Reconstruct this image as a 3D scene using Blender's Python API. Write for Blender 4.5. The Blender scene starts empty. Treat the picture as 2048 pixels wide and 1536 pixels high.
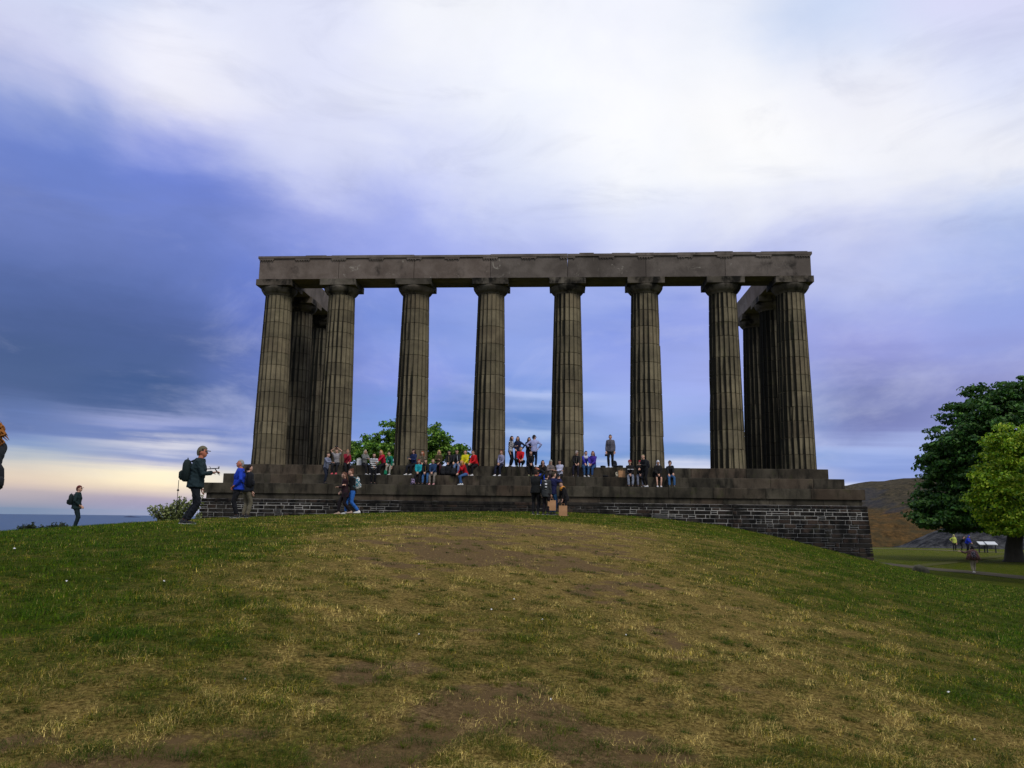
import bpy, math, random
import numpy as np
from mathutils import Vector, Matrix

random.seed(7)
rng = np.random.default_rng(7)
scene = bpy.context.scene
COL = scene.collection
PI = math.pi

def lin(c):
    c = np.asarray(c, float) / 255.0
    return tuple(np.where(c <= 0.04045, c / 12.92, ((c + 0.055) / 1.055) ** 2.4))

# ------------------------------------------------------------------ camera
CAM = np.array([1.8496, -42.4685, -2.5593])
YAW, PITCH, ROLL, FPX = -0.0649, 0.1670, 0.0131, 1557.49

def cam_basis():
    cy, sy = math.cos(YAW), math.sin(YAW); cp, sp = math.cos(PITCH), math.sin(PITCH)
    f = np.array([sy * cp, cy * cp, sp]); r = np.array([cy, -sy, 0.0]); u = np.cross(r, f)
    cr, sr = math.cos(ROLL), math.sin(ROLL)
    return r * cr + u * sr, -r * sr + u * cr, f
BR, BU, BF = cam_basis()

cam_data = bpy.data.cameras.new("camera")
cam = bpy.data.objects.new("camera", cam_data); COL.objects.link(cam)
M = Matrix(((BR[0], BU[0], -BF[0], CAM[0]), (BR[1], BU[1], -BF[1], CAM[1]), (BR[2], BU[2], -BF[2], CAM[2]), (0, 0, 0, 1)))
cam.matrix_world = M
cam_data.sensor_width = 36.0
cam_data.lens = FPX / 2048 * 36
cam_data.clip_start = 0.1
cam_data.clip_end = 60000
scene.camera = cam

def proj(P):
    d = np.asarray(P, float) - CAM
    z = d @ BF
    return 1024 + FPX * (d @ BR) / z, 768 - FPX * (d @ BU) / z
def ray(px, py):
    return BF + BR * (px - 1024) / FPX - BU * (py - 768) / FPX
def x_at(px, Y, z):            # world x of the point on the line (Y, z) that is seen in column px
    x = 0.0
    for _ in range(8):
        a = proj((x, Y, z))[0]; b = proj((x + 0.01, Y, z))[0]
        x += (px - a) / ((b - a) / 0.01)
    return x
def at_dist(px, py, D):
    d = ray(px, py); d = d / math.hypot(d[0], d[1])
    return CAM + d * D

# ------------------------------------------------------------------ world
SUN_EL, SUN_AZ = math.radians(48), math.radians(140)     # azimuth from +Y towards +X
world = bpy.data.worlds.new("World"); scene.world = world; world.use_nodes = True
wt = world.node_tree; wt.nodes.clear()
STR = 0.1
class NT:
    def __init__(s, tree): s.t = tree
    def n(s, typ, **kw):
        nd = s.t.nodes.new(typ)
        for k, v in kw.items(): setattr(nd, k, v)
        return nd
    def l(s, a, b): s.t.links.new(a, b)
    def put(s, sock, v):
        if isinstance(v, bpy.types.NodeSocket): s.l(v, sock)
        elif v is not None: sock.default_value = v
    def m(s, op, a, b=None, c=None, clamp=False):
        nd = s.n('ShaderNodeMath', operation=op, use_clamp=clamp)
        s.put(nd.inputs[0], a)
        if b is not None: s.put(nd.inputs[1], b)
        if c is not None: s.put(nd.inputs[2], c)
        return nd.outputs[0]
    def vm(s, op, a, b=None):
        nd = s.n('ShaderNodeVectorMath', operation=op)
        s.put(nd.inputs[0], a)
        if b is not None: s.put(nd.inputs[1], b)
        return nd.outputs[0]
    def noise(s, vec, scale, detail=4, rough=0.55, dist=0.0, col=False):
        nd = s.n('ShaderNodeTexNoise'); s.put(nd.inputs['Vector'], vec)
        nd.inputs['Scale'].default_value = scale; nd.inputs['Detail'].default_value = detail
        nd.inputs['Roughness'].default_value = rough; nd.inputs['Distortion'].default_value = dist
        return nd.outputs['Color' if col else 'Fac']
    def mr(s, v, a, b, c=0.0, d=1.0, typ='SMOOTHSTEP'):
        nd = s.n('ShaderNodeMapRange', interpolation_type=typ)
        s.put(nd.inputs[0], v)
        for i, q in enumerate((a, b, c, d)): nd.inputs[i + 1].default_value = q
        return nd.outputs[0]
    def mix(s, f, a, b, blend='MIX'):
        nd = s.n('ShaderNodeMix', data_type='RGBA', blend_type=blend)
        s.put(nd.inputs[0], f)
        for sock, v in ((nd.inputs[6], a), (nd.inputs[7], b)):
            if isinstance(v, (tuple, list)) and len(v) == 3: v = (*v, 1.0)
            s.put(sock, v)
        return nd.outputs[2]
    def comb(s, x, y, z):
        nd = s.n('ShaderNodeCombineXYZ')
        for i, v in enumerate((x, y, z)): s.put(nd.inputs[i], v)
        return nd.outputs[0]
W = NT(wt)
tc = W.n('ShaderNodeTexCoord'); sep = W.n('ShaderNodeSeparateXYZ'); W.l(tc.outputs['Generated'], sep.inputs[0])
X, Y, Z = sep.outputs
u = W.m('ARCTAN2', X, Y); v = W.m('ARCSINE', Z)
u = W.m('MULTIPLY', u, 180 / PI); v = W.m('MULTIPLY', v, 180 / PI)
zz = W.m('ADD', W.m('MAXIMUM', Z, 0.0), 0.30)
plane = W.comb(W.m('DIVIDE', X, zz), W.m('DIVIDE', Y, zz), 0.0)
ball = W.vm('MULTIPLY', tc.outputs['Generated'], (1.0, 1.0, 2.4))
wcol = W.noise(ball, 3.4, 8, 0.56, 0.3, col=True)
ws = W.n('ShaderNodeSeparateColor'); W.l(wcol, ws.inputs[0])
amp = W.mr(v, 1.5, 16.0, 0.25, 3.6, 'LINEAR')
dv = W.m('MULTIPLY', W.m('SUBTRACT', ws.outputs[0], 0.5), W.m('MULTIPLY', amp, 2.6))
du = W.m('MULTIPLY', W.m('SUBTRACT', ws.outputs[1], 0.5), W.m('MULTIPLY', amp, 4.0))
uw = W.m('ADD', u, du)
streak = W.noise(W.comb(W.m('MULTIPLY', u, 0.045), W.m('ADD', W.m('MULTIPLY', v, 1.0), W.m('MULTIPLY', u, 0.035)), 0.0), 1.0, 5, 0.55, 0.25)
sv = W.m('MULTIPLY', W.m('SUBTRACT', streak, 0.5), W.mr(v, 0.6, 3.5, 0.2, 2.6))
sv = W.m('MULTIPLY', sv, W.mr(v, 9.0, 16.0, 1.0, 0.3))
vw = W.m('ADD', W.m('ADD', v, dv), sv)
t = W.m('POWER', W.m('DIVIDE', W.m('MAXIMUM', vw, 0.0), 60.0, clamp=True), 0.5)
SKY = {
 -36: [(0,(120,140,172)),(1,(184,172,178)),(2,(226,206,186)),(3.0,(196,196,196)),(4,(140,160,196)),(5,(104,128,186)),(7,(74,98,152)),(9,(62,88,140)),(12,(66,90,148)),(15,(80,104,170)),(19,(98,120,192)),(22.5,(105,130,210)),(25,(150,165,222)),(28,(204,208,240)),(34,(200,214,242))],
 -28: [(0,(150,158,190)),(0.8,(176,164,184)),(1.6,(240,220,192)),(2.4,(250,236,204)),(3.1,(200,196,206)),(3.8,(140,152,198)),(4.5,(206,206,222)),(5.1,(112,130,188)),(5.9,(146,156,206)),(7,(70,94,148)),(9,(62,88,145)),(12,(70,94,158)),(15,(84,108,180)),(19,(100,122,200)),(22,(116,136,218)),(25,(184,190,238)),(28,(236,236,250)),(34,(216,222,246))],
 -20: [(0,(160,165,195)),(2,(205,205,210)),(3.5,(150,165,210)),(5,(120,140,205)),(7,(96,118,188)),(12,(88,110,190)),(15,(92,116,202)),(18,(108,130,214)),(21,(160,170,232)),(23,(200,206,244)),(28,(218,222,248)),(34,(222,226,248))],
 -12: [(0,(190,200,225)),(3.4,(176,192,230)),(5,(124,154,224)),(7,(108,142,216)),(9,(124,144,224)),(12,(128,150,228)),(15,(112,138,218)),(19,(138,154,228)),(23,(172,182,238)),(28,(226,230,250)),(34,(242,244,252))],
 -3: [(0,(220,225,240)),(3.0,(228,228,242)),(3.7,(126,158,214)),(4.8,(112,148,212)),(5.8,(150,176,224)),(7,(90,130,200)),(9,(160,180,232)),(10,(118,150,222)),(12,(134,158,228)),(15,(138,160,230)),(19,(166,178,236)),(23,(206,214,246)),(28,(234,238,251)),(34,(244,246,253))],
 5: [(0,(215,220,238)),(3.4,(200,208,234)),(4.3,(124,156,214)),(5,(124,154,220)),(7,(142,166,230)),(9,(148,168,232)),(12,(138,156,230)),(15,(136,156,230)),(19,(200,208,245)),(23,(234,238,251)),(28,(249,250,254)),(34,(240,242,252))],
 13: [(0,(225,228,240)),(3.4,(205,210,236)),(4.4,(118,154,212)),(5.6,(168,184,230)),(7,(134,162,224)),(9,(150,164,230)),(12,(150,164,232)),(15,(152,165,234)),(19,(206,212,245)),(23,(242,244,252)),(27,(252,252,254)),(34,(234,238,250))],
 21: [(0,(235,235,245)),(1.9,(244,244,250)),(2.6,(160,174,222)),(3.5,(122,146,210)),(5,(152,170,224)),(6.2,(120,130,190)),(7.4,(112,122,182)),(9,(124,132,196)),(12,(150,156,222)),(15,(166,176,232)),(19,(202,208,243)),(23,(240,242,252)),(28,(238,240,252)),(34,(202,216,245))],
 30: [(0,(235,235,245)),(2,(240,240,248)),(3,(150,165,218)),(5,(150,162,216)),(7,(132,138,198)),(9,(138,144,204)),(12,(140,154,220)),(15,(152,170,230)),(19,(192,206,245)),(23,(240,242,252)),(28,(216,222,248)),(34,(216,216,246))],
 'rear': [(0,(190,192,205)),(5,(160,168,195)),(12,(165,174,205)),(20,(190,198,224)),(34,(214,220,238)),(60,(214,220,240))],
}
def ramp(stops):
    nd = W.n('ShaderNodeValToRGB'); cr = nd.color_ramp; cr.interpolation = 'CARDINAL'
    if stops[-1][0] < 60: stops = stops + [(60, (214, 220, 240))]
    while len(cr.elements) < len(stops): cr.elements.new(0.5)
    for e, (d, c) in zip(cr.elements, stops):
        e.position = min(1.0, math.sqrt(d / 60.0)); e.color = (*lin(c), 1)
    W.l(t, nd.inputs[0]); return nd.outputs[0]
rear = ramp(SKY['rear'])
st = [-36, -28, -20, -12, -3, 5, 13, 21, 30]
cur = rear; prev = -75
for s_ in st:
    cur = W.mix(W.mr(uw, prev, s_), cur, ramp(SKY[s_])); prev = s_
cur = W.mix(W.mr(uw, 30, 75), cur, rear)
fine = W.noise(plane, 1.3, 9, 0.60, 0.45)
wisp = W.noise(W.vm('MULTIPLY', plane, (1.0, 0.8, 1.0)), 1.9, 10, 0.62, 0.4)
puff = W.noise(W.vm('MULTIPLY', tc.outputs['Generated'], (1.0, 1.0, 3.2)), 5.5, 10, 0.6, 0.7)
lowmask = W.mr(v, 0.5, 5.0, 0.35, 1.0)
cur = W.mix(W.m('MULTIPLY', W.mr(wisp, 0.50, 0.74, 0.0, 0.34), lowmask), cur, lin((206, 210, 240)))
cur = W.mix(W.m('MULTIPLY', W.mr(puff, 0.50, 0.74, 0.0, 0.22), lowmask), cur, W.mix(0.6, cur, lin((92, 106, 164))))
hsv = W.n('ShaderNodeHueSaturation'); hsv.inputs['Saturation'].default_value = 0.93; hsv.inputs['Value'].default_value = 1.03; W.l(cur, hsv.inputs['Color']); cur = hsv.outputs[0]
cur = W.mix(1.0, cur, W.comb(*[W.mr(fine, 0.3, 0.7, 0.92, 1.08, 'LINEAR')] * 3), 'MULTIPLY')
sky = W.n('ShaderNodeTexSky', sky_type='NISHITA', sun_disc=False)
sky.sun_elevation = SUN_EL; sky.sun_rotation = SUN_AZ
cur = W.vm('SCALE', cur); cur.node.inputs[3].default_value = 1.0 / STR
cur = W.mix(0.035, cur, sky.outputs[0])
bg = W.n('ShaderNodeBackground'); W.l(cur, bg.inputs[0]); bg.inputs[1].default_value = STR
wo = W.n('ShaderNodeOutputWorld'); W.l(bg.outputs[0], wo.inputs[0])

sd = bpy.data.lights.new("sun", 'SUN'); sd.energy = 1.5; sd.angle = math.radians(12); sd.color = (1.0, 0.95, 0.88)
sun = bpy.data.objects.new("sun", sd); COL.objects.link(sun)
dvec = Vector((math.sin(SUN_AZ) * math.cos(SUN_EL), math.cos(SUN_AZ) * math.cos(SUN_EL), math.sin(SUN_EL)))
sun.rotation_euler = dvec.to_track_quat('Z', 'Y').to_euler()
scene.view_settings.view_transform = 'Standard'; scene.view_settings.look = 'None'
scene.view_settings.exposure = 0.0; scene.view_settings.gamma = 1.0
scene.view_settings.use_curve_mapping = False
scene.cycles.max_bounces = 6; scene.cycles.diffuse_bounces = 3

# ------------------------------------------------------------------ helpers
def tag(o, label=None, cat=None, group=None, kind=None):
    if label: o['label'] = label
    if cat: o['category'] = cat
    if group: o['group'] = group
    if kind: o['kind'] = kind
    return o
def empty(name, loc, rz=0.0, parent=None):
    o = bpy.data.objects.new(name, None); COL.objects.link(o)
    o.location = loc; o.rotation_euler = (0, 0, rz); o.empty_display_size = 0.3
    if parent: o.parent = parent
    return o
def link(name, me, parent=None, loc=None):
    o = bpy.data.objects.new(name, me); COL.objects.link(o)
    if parent: o.parent = parent
    if loc is not None: o.location = loc
    return o

class MB:
    def __init__(s): s.v = []; s.f = []; s.m = []; s.smooth = False
    def add(s, vs, fs, mi=0):
        b = len(s.v); s.v.extend([tuple(map(float, p)) for p in vs]); s.f.extend([tuple(i + b for i in f) for f in fs]); s.m.extend([mi] * len(fs)); return s
    def box(s, x0, x1, y0, y1, z0, z1, mi=0):
        vs = [(x, y, z) for z in (z0, z1) for y in (y0, y1) for x in (x0, x1)]
        return s.add(vs, [(0, 2, 3, 1), (4, 5, 7, 6), (0, 1, 5, 4), (2, 6, 7, 3), (0, 4, 6, 2), (1, 3, 7, 5)], mi)
    def bbox(s, x0, x1, y0, y1, z0, z1, b, j=0.0, mi=0):
        """box whose front (-Y) face is chamfered, with uneven corners"""
        J = lambda: random.uniform(-j, j)
        f = [(x0 + b + J(), y0, z0 + b + J()), (x1 - b + J(), y0, z0 + b + J()), (x1 - b + J(), y0, z1 - b + J()), (x0 + b + J(), y0, z1 - b + J())]
        m = [(x0, y0 + b, z0), (x1, y0 + b, z0), (x1, y0 + b, z1), (x0, y0 + b, z1)]
        k = [(x0, y1, z0), (x1, y1, z0), (x1, y1, z1), (x0, y1, z1)]
        fs = [(0, 1, 2, 3), (11, 10, 9, 8)]
        for a in (0, 4):
            for i in range(4):
                n = (i + 1) % 4; fs.append((a + i, a + 4 + i, a + 4 + n, a + n))
        return s.add(f + m + k, fs, mi)
    def loft(s, rings, seg=10, mi=0, side=None, cap=True, p=2.0):
        """rings: (centre, rx, ry); rx along side axis"""
        C = [np.asarray(r[0], float) for r in rings]; vs = []
        for i, (c, rx, ry) in enumerate(rings):
            d = C[min(i + 1, len(C) - 1)] - C[max(i - 1, 0)]; d = d / (np.linalg.norm(d) + 1e-9)
            a = np.asarray(side if side is not None else (1, 0, 0), float)
            a = a - d * (a @ d)
            if np.linalg.norm(a) < 0.2:
                a = np.array([0, 1.0, 0]) - d * d[1]
            a /= np.linalg.norm(a); b = np.cross(d, a)
            for k in range(seg):
                th = 2 * PI * k / seg; co, si = math.cos(th), math.sin(th)
                if p != 2.0:
                    co = math.copysign(abs(co) ** (2 / p), co); si = math.copysign(abs(si) ** (2 / p), si)
                vs.append(C[i] + a * rx * co + b * ry * si)
        fs = []
        for i in range(len(rings) - 1):
            for k in range(seg):
                n = (k + 1) % seg
                fs.append((i * seg + k, i * seg + n, (i + 1) * seg + n, (i + 1) * seg + k))
        if cap:
            fs.append(tuple(reversed(range(seg)))); fs.append(tuple((len(rings) - 1) * seg + k for k in range(seg)))
        return s.add(vs, fs, mi)
    def tube(s, pts, rad, seg=8, mi=0):
        if not hasattr(rad, '__len__'): rad = [rad] * len(pts)
        P = [np.asarray(q, float) for q in pts]
        d = P[-1] - P[0]; side = (1, 0, 0) if abs(d[0]) < 0.8 * np.linalg.norm(d) else (0, 0, 1)
        return s.loft([(q, r, r) for q, r in zip(P, rad)], seg, mi, side)
    def ell(s, c, r, seg=10, rg=7, mi=0, rot=None):
        vs = []; fs = []
        for i in range(1, rg):
            a = PI * i / rg
            for k in range(seg):
                th = 2 * PI * k / seg
                vs.append((math.sin(a) * math.cos(th) * r[0], math.sin(a) * math.sin(th) * r[1], math.cos(a) * r[2]))
        vs += [(0, 0, r[2]), (0, 0, -r[2])]
        vs = np.array(vs)
        if rot is not None: vs = vs @ np.asarray(rot).T
        vs = vs + np.asarray(c, float)
        for i in range(rg - 2):
            for k in range(seg):
                n = (k + 1) % seg; fs.append((i * seg + k, (i + 1) * seg + k, (i + 1) * seg + n, i * seg + n))
        T = (rg - 1) * seg
        for k in range(seg):
            n = (k + 1) % seg; fs.append((T, k, n)); fs.append((T + 1, (rg - 2) * seg + n, (rg - 2) * seg + k))
        return s.add(vs, fs, mi)
    def mesh(s, name, mats, smooth=False):
        me = bpy.data.meshes.new(name); me.from_pydata(s.v, [], s.f)
        for m_ in (mats if isinstance(mats, (list, tuple)) else [mats]): me.materials.append(m_)
        me.polygons.foreach_set('material_index', s.m)
        me.polygons.foreach_set('use_smooth', [bool(smooth)] * len(s.f))
        me.update(); return me
    def build(s, name, mats, parent=None, smooth=False, loc=None):
        return link(name, s.mesh(name, mats, smooth), parent, loc)

def fast_mesh(name, V, F, mats, smooth=False, cols=None, attrs=None):
    """V (n,3) float; F (m,k) int with k = 3 or 4"""
    me = bpy.data.meshes.new(name); n, k = F.shape
    me.vertices.add(len(V)); me.vertices.foreach_set('co', np.ascontiguousarray(V, np.float32).ravel())
    me.loops.add(n * k); me.loops.foreach_set('vertex_index', np.ascontiguousarray(F, np.int32).ravel())
    me.polygons.add(n); me.polygons.foreach_set('loop_start', np.arange(0, n * k, k, dtype=np.int32))
    me.polygons.foreach_set('loop_total', np.full(n, k, np.int32))
    me.polygons.foreach_set('use_smooth', np.full(n, smooth, bool))
    for m_ in (mats if isinstance(mats, (list, tuple)) else [mats]): me.materials.append(m_)
    if cols is not None:
        a = me.attributes.new('tint', 'FLOAT_COLOR', 'POINT')
        c4 = np.ones((len(V), 4), np.float32); c4[:, :3] = cols; a.data.foreach_set('color', c4.ravel())
    for nm, arr in (attrs or {}).items():
        a = me.attributes.new(nm, 'FLOAT', 'POINT'); a.data.foreach_set('value', np.asarray(arr, np.float32))
    me.update(calc_edges=True); me.validate(); return me

# value noise in numpy, world coordinates
_tab = np.random.default_rng(3).random((256, 256))
def vnoise(x, y, s):
    x = np.asarray(x) / s; y = np.asarray(y) / s
    xi = np.floor(x).astype(int); yi = np.floor(y).astype(int); fx = x - xi; fy = y - yi
    fx = fx * fx * (3 - 2 * fx); fy = fy * fy * (3 - 2 * fy)
    g = lambda a, b: _tab[a % 256, b % 256]
    return (g(xi, yi) * (1 - fx) + g(xi + 1, yi) * fx) * (1 - fy) + (g(xi, yi + 1) * (1 - fx) + g(xi + 1, yi + 1) * fx) * fy
def fbm(x, y, s, o=4, r=0.55):
    a = 0; w = 1; tot = 0
    for i in range(o):
        a = a + w * vnoise(np.asarray(x) + 17.3 * i, np.asarray(y) - 9.1 * i, s / 2 ** i); tot += w; w *= r
    return a / tot
def sstep(x, a, b):
    t_ = np.clip((x - a) / (b - a), 0, 1); return t_ * t_ * (3 - 2 * t_)

# ------------------------------------------------------------------ materials
_mats = {}
def new_mat(name):
    m = bpy.data.materials.new(name); m.use_nodes = True; T = NT(m.node_tree)
    b = m.node_tree.nodes['Principled BSDF']
    return m, T, b
def objpos(T):
    return T.n('ShaderNodeNewGeometry').outputs['Position']
def bump(T, b, h, strength=0.4, dist=0.02):
    nd = T.n('ShaderNodeBump'); nd.inputs['Strength'].default_value = strength; nd.inputs['Distance'].default_value = dist
    T.l(h, nd.inputs['Height']); T.l(nd.outputs[0], b.inputs['Normal'])

def cloth(rgb, kind='plain', rgb2=None, rough=0.85):
    key = (tuple(rgb), kind, tuple(rgb2) if rgb2 else None)
    if key in _mats: return _mats[key]
    m, T, b = new_mat('cloth'); c = lin(rgb)
    tcn = T.n('ShaderNodeTexCoord').outputs['Object']
    n = T.noise(tcn, 14, 3, 0.6)
    if kind == 'plain':
        out = T.mix(n, tuple(x * 0.72 for x in c), tuple(min(1, x * 1.25) for x in c))
    elif kind == 'stripe':
        s = T.n('ShaderNodeSeparateXYZ'); T.l(tcn, s.inputs[0])
        w = T.m('FRACT', T.m('MULTIPLY', s.outputs[2], 9.0))
        out = T.mix(T.mr(w, 0.48, 0.52), c, lin(rgb2))
    elif kind == 'check':
        s = T.n('ShaderNodeSeparateXYZ'); T.l(tcn, s.inputs[0])
        w1 = T.mr(T.m('FRACT', T.m('MULTIPLY', s.outputs[2], 14.0)), 0.45, 0.55)
        w2 = T.mr(T.m('FRACT', T.m('MULTIPLY', s.outputs[0], 14.0)), 0.45, 0.55)
        out = T.mix(T.m('MULTIPLY', T.m('ADD', w1, w2), 0.5), c, lin(rgb2))
    elif kind == 'patch':
        n2 = T.noise(tcn, 16, 2, 0.5)
        out = T.mix(T.mr(n2, 0.47, 0.53), c, lin(rgb2))
    T.l(out, b.inputs['Base Color']); b.inputs['Roughness'].default_value = rough
    b.inputs['Specular IOR Level'].default_value = 0.25
    bump(T, b, T.noise(tcn, 9, 3, 0.6), 0.35, 0.02)
    _mats[key] = m; return m
def plain(name, rgb, rough=0.6, metal=0.0, spec=0.4):
    key = (name, tuple(rgb))
    if key in _mats: return _mats[key]
    m, T, b = new_mat(name); c = lin(rgb)
    n = T.noise(T.n('ShaderNodeTexCoord').outputs['Object'], 20, 3)
    T.l(T.mix(n, tuple(x * 0.85 for x in c), tuple(min(1, x * 1.12) for x in c)), b.inputs['Base Color'])
    b.inputs['Roughness'].default_value = rough; b.inputs['Metallic'].default_value = metal
    b.inputs['Specular IOR Level'].default_value = spec
    _mats[key] = m; return m

def stone_mat(name, light, mid, soot, soot_lo, soot_hi, streak=(1.1, 1.1, 0.16), warm=0.25, ruddy=0.12, arris=False, pale=0.0):
    m, T, b = new_mat(name); P = objpos(T)
    oi = T.n('ShaderNodeObjectInfo'); rnd = oi.outputs['Random']
    big = T.noise(P, 0.9, 5, 0.6, 0.3)
    c = T.mix(T.mr(big, 0.35, 0.65), lin(light), lin(mid))
    # each block its own tone
    c = T.mix(1.0, c, T.comb(*[T.mr(rnd, 0, 1, 0.78, 1.2, 'LINEAR')] * 3), 'MULTIPLY')
    c = T.mix(T.m('MULTIPLY', T.mr(T.m('FRACT', T.m('MULTIPLY', rnd, 7.13)), 0.6, 1.0), ruddy * 3), c, T.mix(0.55, c, lin((118, 88, 70))))
    # rain-washed soot, running down the stone
    S = T.vm('MULTIPLY', P, streak)
    so = T.noise(S, 1.6, 5, 0.6, 0.15)
    nrm = T.n('ShaderNodeSeparateXYZ'); T.l(T.n('ShaderNodeNewGeometry').outputs['Normal'], nrm.inputs[0])
    so = T.m('ADD', so, T.m('MULTIPLY', T.m('SUBTRACT', T.m('FRACT', T.m('MULTIPLY', rnd, 3.71)), 0.5), 0.09))
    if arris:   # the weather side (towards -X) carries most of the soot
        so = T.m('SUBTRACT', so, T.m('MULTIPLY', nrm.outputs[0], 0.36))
    k = T.mr(so, soot_lo, soot_hi)
    c = T.mix(k, c, lin(soot))
    pit = T.noise(P, 26, 4, 0.7)
    c = T.mix(T.mr(pit, 0.52, 0.75, 0, 0.55), c, lin(soot))
    if pale:
        pl = T.noise(P, 1.3, 8, 0.75, 1.2)
        c = T.mix(T.mr(pl, 0.60, 0.68, 0, pale), c, lin((172, 166, 152)))
    mo = T.noise(P, 2.2, 4, 0.6)
    c = T.mix(T.mr(mo, 0.55, 0.8, 0, warm), c, lin((66, 72, 34)))
    if arris:
        at = T.n('ShaderNodeAttribute', attribute_name='arris').outputs['Fac']
        c = T.mix(T.m('MULTIPLY', at, 0.8), c, lin((30, 28, 22)))
    T.l(c, b.inputs['Base Color']); b.inputs['Roughness'].default_value = 0.92
    b.inputs['Specular IOR Level'].default_value = 0.15
    h = T.m('ADD', T.m('MULTIPLY', pit, 0.5), T.noise(P, 6, 5, 0.65))
    bump(T, b, h, 0.5, 0.025)
    return m
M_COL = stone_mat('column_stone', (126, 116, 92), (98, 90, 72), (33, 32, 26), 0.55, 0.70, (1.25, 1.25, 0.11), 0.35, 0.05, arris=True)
M_COL2 = stone_mat('column_stone_shade_soot', (104, 98, 82), (78, 72, 60), (26, 26, 22), 0.36, 0.56, (1.25, 1.25, 0.11), 0.25, 0.03, arris=True)  # return columns: interior shade and soot both put into a darker stone colour
M_ARCH = stone_mat('architrave_stone', (116, 107, 99), (92, 84, 77), (46, 42, 38), 0.56, 0.78, (0.5, 0.5, 0.4), 0.05, 0.08, pale=0.55)
M_CAP = stone_mat('capital_stone', (104, 97, 86), (76, 70, 60), (28, 26, 22), 0.44, 0.62, (0.8, 0.8, 0.5), 0.15, 0.05)
M_STEP = stone_mat('step_stone', (82, 76, 64), (58, 54, 45), (32, 30, 25), 0.42, 0.72, (1.5, 1.5, 0.5), 0.4, 0.1)
M_WALL = stone_mat('wall_stone', (54, 50, 45), (36, 33, 30), (20, 19, 18), 0.42, 0.62, (1.6, 1.6, 1.0), 0.2, 0.1)
def mortar_mat():
    m, T, b = new_mat('mortar'); P = objpos(T)
    s = T.n('ShaderNodeSeparateXYZ'); T.l(P, s.inputs[0])
    n = T.noise(P, 0.55, 4, 0.65, 0.4)
    side = T.m('ADD', T.mr(s.outputs[0], 1.5, 9.0, 0, 0.2), T.mr(s.outputs[0], -5.0, -13.0, 0, 0.2))
    k = T.mr(T.m('ADD', n, side), 0.54, 0.72)
    c = T.mix(k, lin((40, 37, 32)), lin((170, 166, 158)))
    c = T.mix(T.mr(T.noise(P, 9, 4, 0.7), 0.35, 0.75, 0, 0.4), c, lin((90, 86, 80)))
    T.l(c, b.inputs['Base Color']); b.inputs['Roughness'].default_value = 0.95
    return m
M_MORTAR = mortar_mat()
def tint_mat(name, rough=0.8, trans=0.0, spec=0.2):
    m, T, b = new_mat(name)
    at = T.n('ShaderNodeAttribute', attribute_name='tint').outputs['Color']
    T.l(at, b.inputs['Base Color']); b.inputs['Roughness'].default_value = rough
    b.inputs['Specular IOR Level'].default_value = spec
    if trans:
        tr = T.n('ShaderNodeBsdfTranslucent'); T.l(at, tr.inputs[0]); mx = T.n('ShaderNodeMixShader')
        mx.inputs[0].default_value = trans; T.l(b.outputs[0], mx.inputs[1]); T.l(tr.outputs[0], mx.inputs[2])
        T.l(mx.outputs[0], m.node_tree.nodes['Material Output'].inputs[0])
    return m
M_BLADE = tint_mat('grass_blade', 0.75, 0.25, 0.15)
M_LEAF = tint_mat('leaf', 0.55, 0.25, 0.35)
def bark_mat():
    m, T, b = new_mat('bark'); P = objpos(T)
    n = T.noise(T.vm('MULTIPLY', P, (6, 6, 1.2)), 1.0, 5, 0.65)
    T.l(T.mix(n, lin((30, 27, 22)), lin((74, 68, 56))), b.inputs['Base Color']); b.inputs['Roughness'].default_value = 0.95
    bump(T, b, n, 0.8, 0.05); return m
M_BARK = bark_mat()

# ------------------------------------------------------------------ terrain
CP = [(1.85,-47,-4.75),(1.85,-42.5,-4.22),(1.85,-37.5,-3.74),(1.85,-32.5,-3.33),(1.6,-27.5,-3.04),(1.5,-22.5,-2.83),(1.5,-17,-2.65),(1,-11.5,-2.52),
 (-16.9,-2.6,-2.93),(-14.2,-2.6,-2.86),(-11.5,-2.6,-2.75),(-8.95,-2.6,-2.65),(-5.1,-2.6,-2.52),(-1.3,-2.6,-2.45),(2,-2.6,-2.44),(5,-2.6,-2.57),(7.5,-2.6,-2.72),(9.9,-2.6,-2.96),(11.1,-2.6,-3.18),(13.5,-2.6,-3.69),(16.9,-2.6,-4.56),
 (-6.55,-25.1,-2.86),(-7.8,-19.4,-2.77),(-6,-13.5,-2.62),(-4.7,-33.6,-3.2),(-6,-38,-3.55),(-11.3,-24.8,-3.13),(-18,-16,-3.42),(-18,-11.3,-3.36),(-20,-2,-3.25),(-27,-6,-4.3),(-20,-26,-3.9),(-30,10,-6),(-22,15,-4.5),(-12,-42,-4.3),
 (0,12,-3.4),(0,30,-4.6),(10,20,-4.6),(19,-2.6,-5.1),(5.6,-36.4,-4.12),(10,-30,-4.35),(15,-23,-4.85),(22,-18,-5.45),(12,-14,-4.02),(7.5,-20,-3.3),(7,-10,-2.85),(12,-8,-3.70),(14.6,-9,-4.32),(18,-12,-4.95),(8,-42,-4.7),(18,-34,-5.0),
 (23.6,8,-5.62),(26.6,7.7,-5.65),(35,19,-5.45),(46,51,-5.75),(30,-10,-5.75),(42,0,-5.6),(60,60,-5.95),(38,45,-5.75),(26,30,-5.7),(30,60,-6.1),(60,10,-5.7),(-5,60,-8),(-30,40,-9)]
CP = np.array(CP)
def _phi(r2): return 0.5 * r2 * np.log(r2 + 1e-12)
_n = len(CP); _K = _phi(((CP[:, None, :2] - CP[None, :, :2]) ** 2).sum(-1)) + np.eye(_n) * 2.0
_Pm = np.c_[np.ones(_n), CP[:, :2]]
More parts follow.
